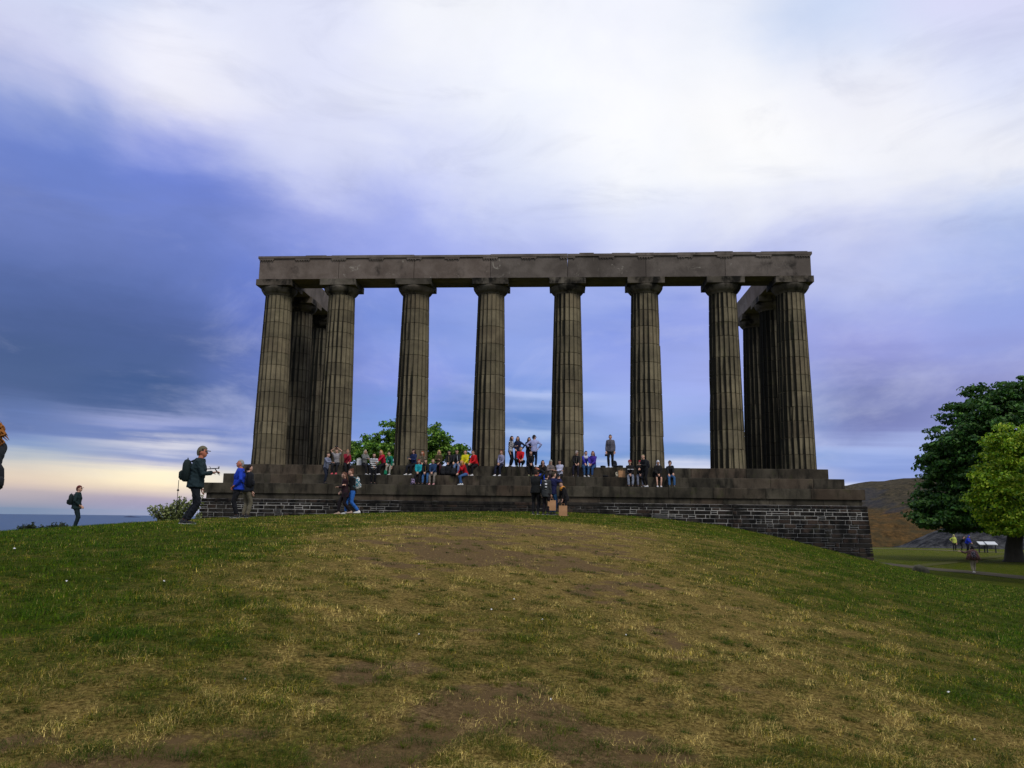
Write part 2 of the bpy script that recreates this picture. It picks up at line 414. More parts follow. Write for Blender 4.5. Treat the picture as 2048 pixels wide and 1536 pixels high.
_sol = np.linalg.solve(np.block([[_K, _Pm], [_Pm.T, np.zeros((3, 3))]]), np.r_[CP[:, 2], np.zeros(3)])
def gz(x, y):
    x = np.atleast_1d(np.asarray(x, float)); y = np.atleast_1d(np.asarray(y, float))
    cx = np.clip(x, -30, 60); cy = np.clip(y, -47, 62)
    out = np.empty(len(x))
    for i in range(0, len(x), 20000):
        sl = slice(i, i + 20000)
        r2 = (cx[sl, None] - CP[None, :, 0]) ** 2 + (cy[sl, None] - CP[None, :, 1]) ** 2
        out[sl] = _phi(r2) @ _sol[:_n] + _sol[_n] + cx[sl] * _sol[_n + 1] + cy[sl] * _sol[_n + 2]
    dl = np.maximum(-30 - x, 0); df = np.maximum(y - 62, 0); dr = np.maximum(x - 60, 0)
    out = out - 0.4 * dl - 0.28 * df - 0.06 * dr
    out = out + (fbm(x, y, 3.0, 3) - 0.5) * 0.10
    far = np.hypot(x, y + 20)
    out = out + (fbm(x, y, 90.0, 4) - 0.5) * 14 * sstep(far, 130, 400)
    return np.maximum(out, -108)
def gz1(x, y): return float(gz(x, y)[0])
def ground_px(px, py):
    d = ray(px, py); t0, t1 = 1.0, None; prevt = 1.0
    tt = np.concatenate([np.linspace(1.5, 60, 240), np.linspace(60, 200, 120)])
    P = CAM[None] + d[None] * tt[:, None]; h = P[:, 2] - gz(P[:, 0], P[:, 1])
    idx = np.where(h < 0)[0]
    if len(idx) == 0: return None
    i = idx[0]
    if i == 0: return P[0]
    a = h[i - 1] / (h[i - 1] - h[i]); return P[i - 1] * (1 - a) + P[i] * a

def axis(lo, hi, dlo, dhi, fine, grow=1.16):
    a = list(np.arange(dlo, dhi + fine / 2, fine)); s = fine; x = a[-1]
    while x < hi: s *= grow; x += s; a.append(x)
    s = fine; x = a[0]; pre = []
    while x > lo: s *= grow; x -= s; pre.append(x)
    return np.array(pre[::-1] + a)
gx = axis(-1800, 1500, -19, 24, 0.14); gy = axis(-900, 2600, -41, -2.0, 0.14)
GX, GY = np.meshgrid(gx, gy); gxf, gyf = GX.ravel(), GY.ravel()
GZ = gz(gxf, gyf)
# lay-out of lush, dry and bare ground, read off the hill
GC = [(50,1080,1,0),(200,1100,1,0),(400,1070,.9,0),(100,1180,1,0),(250,1200,.9,.05),(60,1260,.95,.05),(350,1140,.8,.1),(450,1080,.85,0),(600,1050,.75,0),(550,1150,.5,.2),(450,1200,.55,.3),(330,1250,.8,.1),(150,1290,.7,.3),(90,1325,.2,.85),(250,1345,.35,.8),(350,1365,.3,.85),(30,1380,.95,.05),(200,1420,.4,.55),(300,1395,.3,.75),(450,1400,.6,.3),(50,1455,.3,.6),(100,1520,.4,.5),(400,1480,.3,.8),(500,1420,.65,.25),(550,1490,.55,.4),(700,1300,.35,.4),(800,1400,.35,.45),(650,1200,.35,.3),(750,1080,.35,.4),(830,1120,.1,1),(900,1062,.1,.9),(1000,1072,.1,.95),(1150,1062,.15,.85),(1200,1110,.15,.8),(850,1037,.7,.1),(1100,1031,.85,0),(980,1030,.75,.05),(1300,1052,.8,.02),(1400,1090,.55,.1),(1250,1180,.2,.65),(1000,1180,.3,.3),(1000,1250,.35,.25),(1150,1260,.4,.2),(1050,1350,.4,.35),(1020,1400,.15,.95),(760,1460,.1,.95),(1240,1400,.1,.85),(1300,1480,.35,.3),(1000,1500,.4,.3),(850,1500,.35,.4),(1400,1200,.25,.5),(1500,1250,.25,.5),(1450,1150,.5,.2),(1560,1160,.7,.05),(1600,1110,.85,0),(1740,1140,1,0),(1700,1200,.65,.05),(1850,1220,.85,0),(2000,1250,.95,0),(1900,1160,1,0),(2040,1180,1,0),(1620,1240,.55,.1),(1750,1300,.4,.25),(1900,1330,.5,.15),(1950,1380,.85,.0),(2035,1350,.8,0),(1700,1400,.3,.3),(1600,1450,.35,.3),(1800,1500,.35,.3),(1980,1480,.35,.3),(1500,1380,.3,.35),(1650,1530,.65,.1),(1900,1100,.9,0),(1800,1115,1,0),(1560,1085,.85,0),(700,1045,.7,.05)]
gc = []
for (a, b, g_, b_) in GC:
    P = ground_px(a, b)
    if P is not None:
        dd = math.hypot(P[0] - CAM[0], P[1] - CAM[1]); th = math.atan2(P[0] - CAM[0], P[1] - CAM[1])
        gc.append((th, math.log(dd), g_, b_))
gc = np.array(gc)
def masks(x, y):
    x = np.asarray(x, float); y = np.asarray(y, float)
    dx = x - CAM[0]; dy = y - CAM[1]; dd = np.maximum(np.hypot(dx, dy), 1.5)
    th = np.arctan2(dx, dy); ld = np.log(dd); g = np.empty(len(x)); b = np.empty(len(x))
    for i in range(0, len(x), 20000):
        sl = slice(i, i + 20000)
        w = np.exp(-((th[sl, None] - gc[None, :, 0]) / 0.085) ** 2 - ((ld[sl, None] - gc[None, :, 1]) / 0.16) ** 2) + 1e-9 * np.exp(-np.abs(th[sl, None] - gc[None, :, 0]) * 3 - np.abs(ld[sl, None] - gc[None, :, 1]) * 3)
        w /= w.sum(1, keepdims=True); g[sl] = w @ gc[:, 2]; b[sl] = w @ gc[:, 3]
    n1 = fbm(x, y, 1.3, 4, 0.6); n2 = fbm(x + 40, y - 13, 0.42, 3, 0.6); n3 = fbm(x - 90, y + 5, 2.4, 4)
    n4 = fbm(x + 11, y + 77, 0.6, 3)
    g = np.clip(.5 + (g - .56) * 1.4 + (n1 - .5) * 0.6 + (n2 - .5) * 1.0, 0, 1)
    b = sstep(b * 0.80 + (n3 - .5) * 0.6 + (n4 - .5) * 0.8 - (n2 - .5) * 0.7, 0.44, 0.78)
    b = b * (1 - 0.75 * sstep(g, .55, .85))
    far = sstep(dd, 60, 75); g = g * (1 - far) + 0.9 * far; b = b * (1 - far)
    return g, b
mg, mb = masks(gxf, gyf)
cut = (gxf > -16.6) & (gxf < 16.6) & (gyf > -1.9) & (gyf < 9.6)
GZ = np.where(cut, np.minimum(GZ, -3.2), GZ)
nx, ny = len(gx), len(gy)
ii = (np.arange(ny - 1)[:, None] * nx + np.arange(nx - 1)[None]).ravel()
F = np.stack([ii, ii + 1, ii + nx + 1, ii + nx], 1)
def ground_mat():
    m, T, b = new_mat('ground'); P = objpos(T)
    g = T.n('ShaderNodeAttribute', attribute_name='green').outputs['Fac']
    br = T.n('ShaderNodeAttribute', attribute_name='bare').outputs['Fac']
    f1 = T.noise(P, 9, 6, 0.75, 0.2); f2 = T.mr(T.noise(P, 30, 6, 0.85), 0.34, 0.66); f3 = T.noise(T.vm('MULTIPLY', P, (1, 1, 1)), 2.2, 5, 0.65)
    f0 = T.noise(P, 3.4, 5, 0.7, 0.3)
    gg = T.m('ADD', g, T.m('ADD', T.m('MULTIPLY', T.m('SUBTRACT', f1, 0.5), 1.5), T.m('MULTIPLY', T.m('SUBTRACT', f0, 0.5), 1.2)), clamp=True)
    green = T.mix(f2, lin((26, 40, 0)), lin((100, 116, 14)))
    dry = T.mix(f2, lin((78, 62, 16)), lin((204, 174, 98)))
    c = T.mix(gg, dry, green)
    bb = T.m('ADD', br, T.m('MULTIPLY', T.m('SUBTRACT', f1, 0.5), 1.3), clamp=True)
    dirt = T.mix(f2, lin((80, 60, 34)), lin((178, 148, 100)))
    dirt = T.mix(T.mr(f3, 0.35, 0.65), dirt, lin((138, 112, 74)))
    c = T.mix(T.mr(bb, 0.3, 0.75), c, dirt)
    c = T.mix(T.mr(T.noise(P, 90, 3, 0.8), 0.60, 0.72, 0, 0.5), c, lin((160, 146, 104)))
    T.l(c, b.inputs['Base Color']); b.inputs['Roughness'].default_value = 1.0; b.inputs['Specular IOR Level'].default_value = 0.05
    bump(T, b, T.m('ADD', T.m('MULTIPLY', f1, 1.6), f2), 0.9, 0.05)
    return m
M_GROUND = ground_mat()
go = link('ground', fast_mesh('ground', np.c_[gxf, gyf, GZ], F, M_GROUND, True, attrs={'green': mg, 'bare': mb}))
tag(go, 'rounded grassy hill with worn brown patches', kind='structure')

# grass blades: short turf, tufts and straw
def blades(N, d0, d1, seed):
    r = np.random.default_rng(seed)
    th = r.uniform(-0.72, 0.60, N); d = np.exp(r.uniform(math.log(d0), math.log(d1), N))
    # clump: pull blades to tuft centres
    x = CAM[0] + d * np.sin(th); y = CAM[1] + d * np.cos(th)
    g, b = masks(x, y)
    tuft = fbm(x, y, 0.22, 3, 0.6)
    keep = r.random(N) < np.clip(0.20 + 0.35 * g + 2.2 * (tuft - 0.46), 0.06, 1) * (1 - 0.78 * b)
    x, y, g, b, d, tuft = [q[keep] for q in (x, y, g, b, d, tuft)]
    ok = ~((x > -17.2) & (x < 17.2) & (y > -2.75))
    x, y, g, b, d, tuft = [q[ok] for q in (x, y, g, b, d, tuft)]
    n = len(x); z = gz(x, y) - 0.004
    az = r.uniform(0, 2 * PI, n); tilt = r.uniform(0.1, 1.1, n) + 0.35 * (1 - g)
    L = (0.018 + 0.026 * r.random(n)) * (0.7 + 1.1 * sstep(tuft, 0.45, 0.75) + 0.5 * g)
    wd = np.maximum(0.0011, d * 0.00030) * r.uniform(0.7, 1.3, n)
    dirx = np.cos(az) * np.sin(tilt); diry = np.sin(az) * np.sin(tilt); dz = np.cos(tilt)
    sx = -np.sin(az); sy = np.cos(az)
    base = np.stack([x, y, z], 1); side = np.stack([sx, sy, np.zeros(n)], 1) * wd[:, None]
    up = np.stack([dirx, diry, dz], 1) * L[:, None]
    drop = np.stack([np.cos(az), np.sin(az), -0.8 * np.ones(n)], 1) * (L * r.uniform(0.1, 0.5, n))[:, None]
    V = np.empty((n, 5, 3)); V[:, 0] = base - side; V[:, 1] = base + side
    V[:, 2] = base + up * 0.6 - side * 0.3; V[:, 3] = base + up * 0.62 + side * 0.3; V[:, 4] = base + up + drop * 0.6
    i0 = np.arange(n)[:, None] * 5
    F = np.concatenate([i0 + [0, 1, 3], i0 + [2, 3, 4]]) if False else np.concatenate([i0 + [0, 1, 3], i0 + [2, 3, 4]])
    # colours of the blades themselves
    lush = np.array(lin((88, 116, 4))); olive = np.array(lin((168, 148, 46))); straw = np.array(lin((206, 182, 106))); deep = np.array(lin((44, 74, 4)))
    q = np.clip(g + r.normal(0, 0.22, n), 0, 1)[:, None]
    c = np.where(q > 0.66, lush * 1.0, np.where(q > 0.30, olive, straw))
    c = np.where((r.random(n) < 0.30 * g + 0.5 * sstep(tuft, .5, .7))[:, None] & (q > 0.35), deep * 1.15, c)
    c = np.where((r.random(n) < 0.03 + 0.16 * (1 - g))[:, None], straw * 0.85, c)
    c = c * (0.36 + 1.75 * r.random(n) ** 2.0)[:, None] * (0.75 + 0.4 * sstep(fbm(x, y, 0.35, 3), .35, .65))[:, None]
    return V.reshape(-1, 3), F, np.repeat(c, 5, 0)
V_, F_, C_ = blades(1150000, 3.0, 41.0, 11)
print('blades', len(V_) // 5)
# coarser dark tufts standing out of the worn turf
def tufts(N, seed):
    r = np.random.default_rng(seed); th = r.uniform(-.7, .6, N); d = np.exp(r.uniform(math.log(3.1), math.log(24), N))
    x = CAM[0] + d * np.sin(th); y = CAM[1] + d * np.cos(th); g, b = masks(x, y)
    k = r.random(N) < .35 + .65 * g; x, y, g, d = x[k], y[k], g[k], d[k]
    wx = r.uniform(-16.8, 17.0, 420); x = np.r_[x, wx]; y = np.r_[y, r.uniform(-2.95, -2.72, 420)]; g = np.r_[g, np.full(420, .9)]; d = np.r_[d, np.full(420, 16.0)]; m = np.clip((110 - d * 6), 12, 110).astype(int)
    idx = np.repeat(np.arange(len(x)), m); n = len(idx); R0 = r.uniform(.04, .17, len(x))[idx] * (.6 + .6 * g[idx])
    a = r.uniform(0, 2 * PI, n); q = np.sqrt(r.random(n)) * R0; bx = x[idx] + q * np.cos(a) * 1.3; by = y[idx] + q * np.sin(a) * .8
    z = gz(bx, by) - .004; L = r.uniform(.03, .075, n) * (1.1 - .6 * q / R0) * (.8 + .5 * r.random(len(x))[idx]); az = a + r.normal(0, .7, n); ti = r.uniform(.1, .7, n) + .5 * q / R0
    wd = np.maximum(.0014, d[idx] * .00035); base = np.stack([bx, by, z], 1); side = np.stack([-np.sin(az), np.cos(az), 0 * az], 1) * wd[:, None]
    up = np.stack([np.cos(az) * np.sin(ti), np.sin(az) * np.sin(ti), np.cos(ti)], 1) * L[:, None]; dr = np.stack([np.cos(az), np.sin(az), -.9 + 0 * az], 1) * (L * .35)[:, None]
    V = np.empty((n, 5, 3)); V[:, 0] = base - side; V[:, 1] = base + side; V[:, 2] = base + up * .6 - side * .5; V[:, 3] = base + up * .62 + side * .5; V[:, 4] = base + up + dr * .6
    i0 = np.arange(n)[:, None] * 5; F = np.concatenate([i0 + [0, 1, 3], i0 + [2, 3, 4]])
    hue = r.random(len(x))[idx][:, None]; c = np.array(lin((40, 74, 6))) * (1 - hue) + np.array(lin((98, 108, 18))) * hue; c = c * r.uniform(.4, 1.15, n)[:, None]
    return V.reshape(-1, 3), F, np.repeat(c, 5, 0)
V2, F2, C2 = tufts(8000, 17); print('tuft blades', len(V2) // 5)
V_, F_, C_ = np.concatenate([V_, V2]), np.concatenate([F_, F2 + len(V_)]), np.concatenate([C_, C2])
gr = link('grass', fast_mesh('grass', V_, F_, M_BLADE, False, cols=C_))
tag(gr, 'short patchy grass and straw covering the hill', kind='stuff')

# sea
def sea_mat():
    m, T, b = new_mat('sea_water'); P = objpos(T)
    b.inputs['Base Color'].default_value = (*lin((34, 62, 92)), 1); b.inputs['Roughness'].default_value = 0.42
    n = T.noise(T.vm('MULTIPLY', P, (0.01, 0.01, 0.01)), 1.0, 8, 0.7)
    T.l(T.mix(T.mr(n, 0.3, 0.7), lin((30, 58, 88)), lin((52, 82, 116))), b.inputs['Base Color'])
    b.inputs['Specular IOR Level'].default_value = 0.3
    return m
sm = MB(); R_ = [0, 400, 1500, 4000, 9000, 17800]
vs = [(0, 0, -104)]; fs = []
for i, r_ in enumerate(R_[1:]):
    for k in range(96): vs.append((r_ * math.cos(2 * PI * k / 96), r_ * math.sin(2 * PI * k / 96), -104))
for k in range(96): fs.append((0, 1 + k, 1 + (k + 1) % 96))
for i in range(4):
    for k in range(96):
        n = (k + 1) % 96; fs.append((1 + i * 96 + k, 1 + (i + 1) * 96 + k, 1 + (i + 1) * 96 + n, 1 + i * 96 + n))
sm.add(vs, fs); tag(sm.build('sea', sea_mat()), 'dark blue sea reaching the horizon', kind='structure')
# far island on the horizon
im = MB(); ip = at_dist(262, 1029, 13000)
im.loft([((ip[0] - 110, ip[1], -106), 6, 6), ((ip[0] - 60, ip[1], -100), 18, 12), ((ip[0], ip[1], -97), 22, 18), ((ip[0] + 80, ip[1], -101), 14, 9), ((ip[0] + 150, ip[1], -106), 6, 5)], 10, side=(0, 1, 0))
tag(im.build('island', plain('island_rock', (74, 84, 112), 0.95), smooth=True), 'tiny low island on the sea horizon', kind='structure')

# far hills on the right
def hill(name, az0, az1, d0, d1, prof, base, mat, na=150, nd=70, rough=3.0, crest=0.75):
    az = np.linspace(math.radians(az0), math.radians(az1), na); s = np.linspace(0, 1, nd)
    A, S = np.meshgrid(az, s); D = d0 + (d1 - d0) * S
    x = CAM[0] + D * np.sin(A); y = CAM[1] + D * np.cos(A)
    e = np.interp(np.degrees(A), prof[0], prof[1])                    # skyline height above the eye as a slope
    top = CAM[2] + e * (d0 + (d1 - d0) * crest)
    sh = sstep(S, 0, crest) ** 0.8 * (1 - 0.5 * sstep(S, crest, 1))
    z = base + (top - base) * sh + (fbm(x.ravel(), y.ravel(), d0 * 0.11, 5, 0.55).reshape(x.shape) - 0.5) * rough * sstep(S, 0.02, 0.3) * (1 - 0.5 * sstep(S, 0.4, 0.75))
    V = np.stack([x, y, z], -1).reshape(-1, 3)
    ii = (np.arange(nd - 1)[:, None] * na + np.arange(na - 1)[None]).ravel()
    return link(name, fast_mesh(name, V, np.stack([ii, ii + 1, ii + na + 1, ii + na], 1), mat, True))
def hill_mat(crag):
    m, T, b = new_mat('hill_cover'); P = objpos(T)
    s = T.n('ShaderNodeSeparateXYZ'); T.l(P, s.inputs[0])
    n = T.noise(P, 0.02, 8, 0.7, 0.4); f = T.noise(P, 0.16, 6, 0.75)
    if crag:
        c = T.mix(T.mr(f, .35, .68), lin((30, 32, 38)), lin((98, 98, 98)))
        c = T.mix(T.mr(n, 0.5, 0.65, 0, 0.6), c, lin((72, 66, 50)))
    else:
        grey = T.mix(T.mr(f, .3, .7), lin((44, 44, 38)), lin((98, 88, 68)))
        heath = T.mix(T.mr(f, .3, .7), lin((60, 50, 32)), lin((122, 92, 52)))
        heath = T.mix(T.mr(T.noise(P, 0.045, 6, 0.7), 0.4, 0.66, 0, 0.8), heath, lin((74, 68, 48)))
        k = T.m('ADD', s.outputs[2], T.m('MULTIPLY', T.m('SUBTRACT', n, 0.5), 36))
        c = T.mix(T.mr(k, 3, 15), heath, grey)
        c = T.mix(T.mr(k, -42, -26), lin((46, 52, 34)), c)
        c = T.mix(T.mr(T.noise(P, 0.011, 3, 0.5), 0.56, 0.62, 0, 0.5), c, lin((58, 62, 74)))  # bluish shadow patches on the slope, painted into its colour
    T.l(c, b.inputs['Base Color']); b.inputs['Roughness'].default_value = 1.0; b.inputs['Specular IOR Level'].default_value = 0.05
    bump(T, b, f, 1.0, 6.0); return m
h1 = hill('hill', -4, 62, 620, 1500, ([-4, 4, 10, 14, 18, 20.4, 21.5, 23, 25, 27, 30, 36, 45, 62], [-0.06, -0.01, 0.018, 0.028, 0.038, 0.0425, 0.0425, 0.0455, 0.049, 0.055, 0.066, 0.085, 0.06, 0.02]), -75, hill_mat(False), 170, 80, 26)
tag(h1, 'long brown heath-covered hill beyond the park', kind='structure')
h2 = hill('crag', 15, 60, 330, 480, ([15, 19.5, 21, 22.5, 24, 26, 30, 40, 60], [-0.06, -0.045, -0.036, -0.027, -0.014, -0.004, 0.004, 0.01, 0.0]), -45, hill_mat(True), 140, 50, 9, 0.6)
tag(h2, 'low grey rocky ridge in front of the brown hill', kind='structure')

# paths on the lower lawn
def unit_(a): return a / (np.linalg.norm(a) + 1e-9)
def path_strip(name, pts, w0, w1, mat, label, lift=0.02):
    G = np.array(pts, float); tt = np.linspace(0, len(G) - 1, 80)
    cx = np.interp(tt, range(len(G)), G[:, 0]); cy = np.interp(tt, range(len(G)), G[:, 1])
    cx = np.convolve(np.pad(cx, 6, 'edge'), np.ones(13) / 13, 'valid'); cy = np.convolve(np.pad(cy, 6, 'edge'), np.ones(13) / 13, 'valid')
    tx = np.gradient(cx); ty = np.gradient(cy); L = np.hypot(tx, ty) + 1e-9; nx_, ny_ = -ty / L, tx / L
    w = np.linspace(w0, w1, 80) / 2; V = []
    for k in range(7):
        s = -1 + 2 * k / 6; x = cx + nx_ * w * s; y = cy + ny_ * w * s
        V.append(np.stack([x, y, gz(x, y) + lift + 0.02 * (1 - s * s)], 1))
    V = np.concatenate(V); ii = (np.arange(6)[:, None] * 80 + np.arange(79)[None]).ravel()
    o = link(name, fast_mesh(name, V, np.stack([ii, ii + 80, ii + 81, ii + 1], 1), mat, True)); tag(o, label, kind='structure'); return o
def path_mat(a, b_):
    m, T, b = new_mat('path_surface'); P = objpos(T)
    T.l(T.mix(T.noise(P, 5, 6, 0.8), lin(a), lin(b_)), b.inputs['Base Color']); b.inputs['Roughness'].default_value = 1.0; b.inputs['Specular IOR Level'].default_value = 0.0
    return m
M_PATH = path_mat((66, 62, 52), (98, 93, 80))
path_strip('path', [(13, 42), (17, 32), (21.5, 20), (26.1, 9.3), (28.3, 4.8), (31, -1), (36, -12), (42, -26)], 1.9, 2.1, M_PATH, 'grey asphalt path across the lower lawn')
path_strip('path', [(24.9, 12.2), (27.3, 14.5), (31.8, 18.8), (39.1, 28.6), (48.8, 41.8), (56, 51.5), (66.7, 66)], 1.0, 1.3, path_mat((60, 66, 34), (92, 90, 58)), 'worn side path running towards the big tree')
path_strip('path', [(24, 69), (34, 58), (42.8, 47.7), (45.3, 44.8), (55, 35.4), (66, 25)], 1.5, 1.5, path_mat((92, 88, 70), (124, 116, 96)), 'pale far path near the edge of the lawn')

# ------------------------------------------------------------------ monument
mon = empty('monument', (0, 0, -2.5))
tag(mon, 'unfinished Doric temple front of twelve fluted stone columns on a high stepped base', 'monument')
def mpart(name, mb, mats, parent=None, smooth=False, label=None):
    o = mb.build(name, mats, parent or mon, smooth)
    o.location = (0, 0, 0)
    o.matrix_parent_inverse = Matrix.Translation((0, 0, 2.5)) if (parent is None or parent is mon) else Matrix.Identity(4)
    if label: o['label'] = label
    return o
RB, RT, HC = 0.928, 0.746, 10.437
HE = 9.66                                  # top of the shaft
AXX = [-14.42, -10.74, -6.444, -2.148, 2.148, 6.444, 10.74, 14.42]
col_pos = [(x, 0.0) for x in AXX] + [(-14.42, 3.72), (-14.42, 8.02), (14.42, 3.72), (14.42, 8.02)]
def rad(z):
    s_ = z / HE; return RB + (RT - RB) * s_ + 0.014 * math.sin(PI * s_)
FT = [0, .06, .2, .38, .5, .62, .8, .94]
def fluted_ring(z, k=1.0, ph=0.0):
    out = []; r = rad(z) * k
    for i in range(20):
        for f_ in FT:
            th = 2 * PI * (i + f_) / 20 + ph
            dep = 0.055 * math.sqrt(max(0, 1 - (2 * f_ - 1) ** 2)) * (r / 0.93)
            rr = r * (math.cos(PI / 20) / math.cos(2 * PI * (f_ - .5) / 20)) - dep
            out.append((rr * math.cos(th), rr * math.sin(th), z))
    return out
NF = 20 * len(FT)
def drum_mesh(z0, z1, mat):
    zs = [(z0 + 0.003, 0.972), (z0 + 0.020, 1.0), (z1 - 0.020, 1.0), (z1 - 0.003, 0.972)]
    V = []
    for z, k in zs: V += fluted_ring(z, k)
    # broken arrises
    V = np.array(V)
    for q in range(random.randint(1, 5)):
        th = random.uniform(0, 2 * PI); rr = random.choice([0, 3])
        c = np.array([RB * math.cos(th), RB * math.sin(th)])
        dd = np.hypot(V[:, 0] - c[0], V[:, 1] - c[1]); m_ = (dd < random.uniform(.05, .16))
        sl = slice(rr // 3 * 2 * NF, (rr // 3 * 2 + 2) * NF); mm = np.zeros(len(V), bool); mm[sl] = True
        V[m_ & mm, :2] *= random.uniform(.955, .985)
    F = []
    for i in range(3):
        for k in range(NF):
            n = (k + 1) % NF; F.append((i * NF + k, i * NF + n, (i + 1) * NF + n, (i + 1) * NF + k))
    ar = np.tile(np.array([1, .35, 0, 0, 0, 0, 0, .35] * 20), 4)
    ar[:NF] = .7; ar[-NF:] = .7
    me = fast_mesh('drum', np.array(V), np.array(F), mat, False, attrs={'arris': ar})
    return me
# echinus + abacus shared meshes
eb = MB(); prof_ = [(HE - .05, RT - .03), (HE, RT + .01), (HE + .035, RT + .02), (HE + .04, RT + .05), (HE + .075, RT + .06), (HE + .08, RT + .09), (HE + .18, RT + .165), (HE + .29, RT + .235), (HE + .37, RT + .262), (HE + .41, RT + .25), (HE + .425, RT + .21)]
eb.loft([((0, 0, z), r, r) for z, r in prof_], 40); ME_ECH = eb.mesh('echinus', M_CAP, True)
ab = MB(); a_ = 1.0057; ab.box(-a_, a_, -a_, a_, HE + .425, HC - .004); ME_AB = ab.mesh('abacus', M_CAP)
for ci, (cx, cy) in enumerate(col_pos):
    colo = empty('column', (0, 0, 0), parent=mon); colo.matrix_parent_inverse = Matrix.Translation((0, 0, 2.5)); colo.location = (cx, cy, 0)
    r = random.Random(40 + ci)
    n = r.choice([10, 11, 11, 12]); hs_ = np.array([r.uniform(0.75, 1.15) for _ in range(n)]); hs_[0] *= 1.1; z = np.r_[0, np.cumsum(hs_ / hs_.sum() * HE)]
    for i in range(n):
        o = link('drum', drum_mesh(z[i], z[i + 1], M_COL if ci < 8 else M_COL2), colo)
        o.rotation_euler = (0, 0, PI / 20)
    core = MB().tube([(0, 0, 0.01), (0, 0, HE)], [RB * .9, RT * .9], 16)
    core.build('core', M_STEP, colo)
    link('echinus', ME_ECH, colo); o = link('abacus', ME_AB, colo)
# architrave blocks
AH = 0.917; Z0, Z1 = HC, HC + 1.20
edges = [-14.42 - AH] + AXX[1:7] + [14.42 + AH]
arch = empty('architrave', (0, 0, 0), parent=mon); arch.matrix_parent_inverse = Matrix.Translation((0, 0, 2.5))
def apart(name, mb, mat=None, smooth=False): return mb.build(name, mat or M_ARCH, arch, smooth)
def chunk(x0, x1, y0, y1, z0, z1, b=0.012, nx=1):
    """block with chamfered edges all round"""
    m = MB(); c = [(x0 + x1) / 2, (y0 + y1) / 2, (z0 + z1) / 2]
    vs = []; 
    for sx in (0, 1):
        for sy in (0, 1):
            for sz in (0, 1):
                px_, py_, pz_ = (x0, x1)[sx], (y0, y1)[sy], (z0, z1)[sz]
                ix = b if sx == 0 else -b; iy = b if sy == 0 else -b; iz = b if sz == 0 else -b
                j = lambda: random.uniform(-b * .3, b * .3)
                vs += [(px_, py_ + iy + j(), pz_ + iz), (px_ + ix + j(), py_, pz_ + iz), (px_ + ix, py_ + iy + j(), pz_)]
    import bmesh
    bm = bmesh.new(); [bm.verts.new(v_) for v_ in vs]; bmesh.ops.convex_hull(bm, input=bm.verts)
    bm.verts.index_update(); m.add([v_.co for v_ in bm.verts], [tuple(v_.index for v_ in f_.verts) for f_ in bm.faces]); bm.free()
    return m
for i in range(7):
    apart('block', chunk(edges[i] + .010, edges[i + 1] - .010, -AH, -0.015, Z0 + .002, Z1))
    apart('block', chunk(edges[i] + .003 + (1.85 if i == 0 else 0), edges[i + 1] - .003 - (1.85 if i == 6 else 0), 0.0, AH, Z0 + .002, Z1))
    apart('taenia', chunk(edges[i] + .003 - (.07 if i == 0 else 0), edges[i + 1] - .003 + (.07 if i == 6 else 0), -AH - .07, -0.3, Z1 + .002, Z1 + .15 + (0.0, .02, -.01, .015, 0, .02, .01)[i]))
regx = []
for i in range(7): regx += [AXX[i], (AXX[i] + AXX[i + 1]) / 2]
regx += [AXX[7]]; regx[0] = -14.42 - AH + .42; regx[-1] = 14.42 + AH - .42
regx[1] = (regx[0] + regx[2]) / 2; regx[-2] = (regx[-1] + regx[-3]) / 2
for x in regx:
    rg = apart('regula', chunk(x - .42, x + .42, -AH - .06, -AH - .002, Z1 - .09, Z1 - .002, .006))
    for k in range(6):
        if random.random() < .12: continue
        g_ = MB().tube([(x - .35 + .14 * k, -AH - .034, Z1 - .15), (x - .35 + .14 * k, -AH - .034, Z1 - .092)], [.034, .024], 8)
        g_.build('gutta', M_ARCH, rg)
for sx in (-1, 1):                          # the two returns
    xs = sorted([sx * (14.42 - AH), sx * (14.42 - .02)]); xo = sorted([sx * (14.42 + .02), sx * (14.42 + AH)])
    for (ya, yb) in ((.93, 5.86), (5.87, 8.9)):
        apart('block', chunk(xs[0], xs[1], ya, yb, Z0 + .002, Z1)); apart('block', chunk(xo[0], xo[1], ya, yb, Z0 + .002, Z1))
    xt = sorted([sx * (14.42 + .3), sx * (14.42 + AH + .07)])
    apart('taenia', chunk(xt[0], xt[1], -.28, 8.95, Z1 + .003, Z1 + .15))
for x0, x1, hh in ((-12.7, -11.5, .05), (-11.2, -10.2, .04), (-8.6, -8, .03), (2.8, 3.6, .07), (4.6, 5.6, .05), (5.9, 6.9, .05), (8.2, 12.2, .05), (10.2, 11.2, .09), (12.7, 15.2, .06)):
    apart('block', chunk(x0, x1, -AH + .05, -.5, Z1 + .17, Z1 + .17 + hh, .01), M_CAP)

# steps
STEP = [(0.0, -.54, 15.62, -1.05), (-.54, -1.06, 16.15, -1.8), (-1.06, -1.6, 16.88, -2.45)]
for si, (zt, zb, hx, yf) in enumerate(STEP):
    stp = empty('step', (0, 0, 0), parent=mon); stp.matrix_parent_inverse = Matrix.Translation((0, 0, 2.5))
    r = random.Random(5 + si); x = -hx
    dep = 1.3
    while x < hx - .01:
        w = r.uniform(1.3, 2.9)
        if hx - (x + w) < 1.2: w = hx - x
        j = r.uniform(-.012, .012)
        m = chunk(x + .004, x + w - .004, yf + j, yf + dep, zb + .003, zt - r.uniform(0, .01) - .002, .018)
        o = m.build('block', M_STEP, stp); x += w
    for sx in (-1, 1):
        y = yf + dep + .01
        while y < 9.4:
            w = min(r.uniform(2, 3), 9.9 - y)
            xa, xb = sorted([sx * (hx - 1.2), sx * hx])
            chunk(xa, xb, y, y + w - .01, zb + .003, zt - .004, .018).build('block', M_STEP, stp); y += w
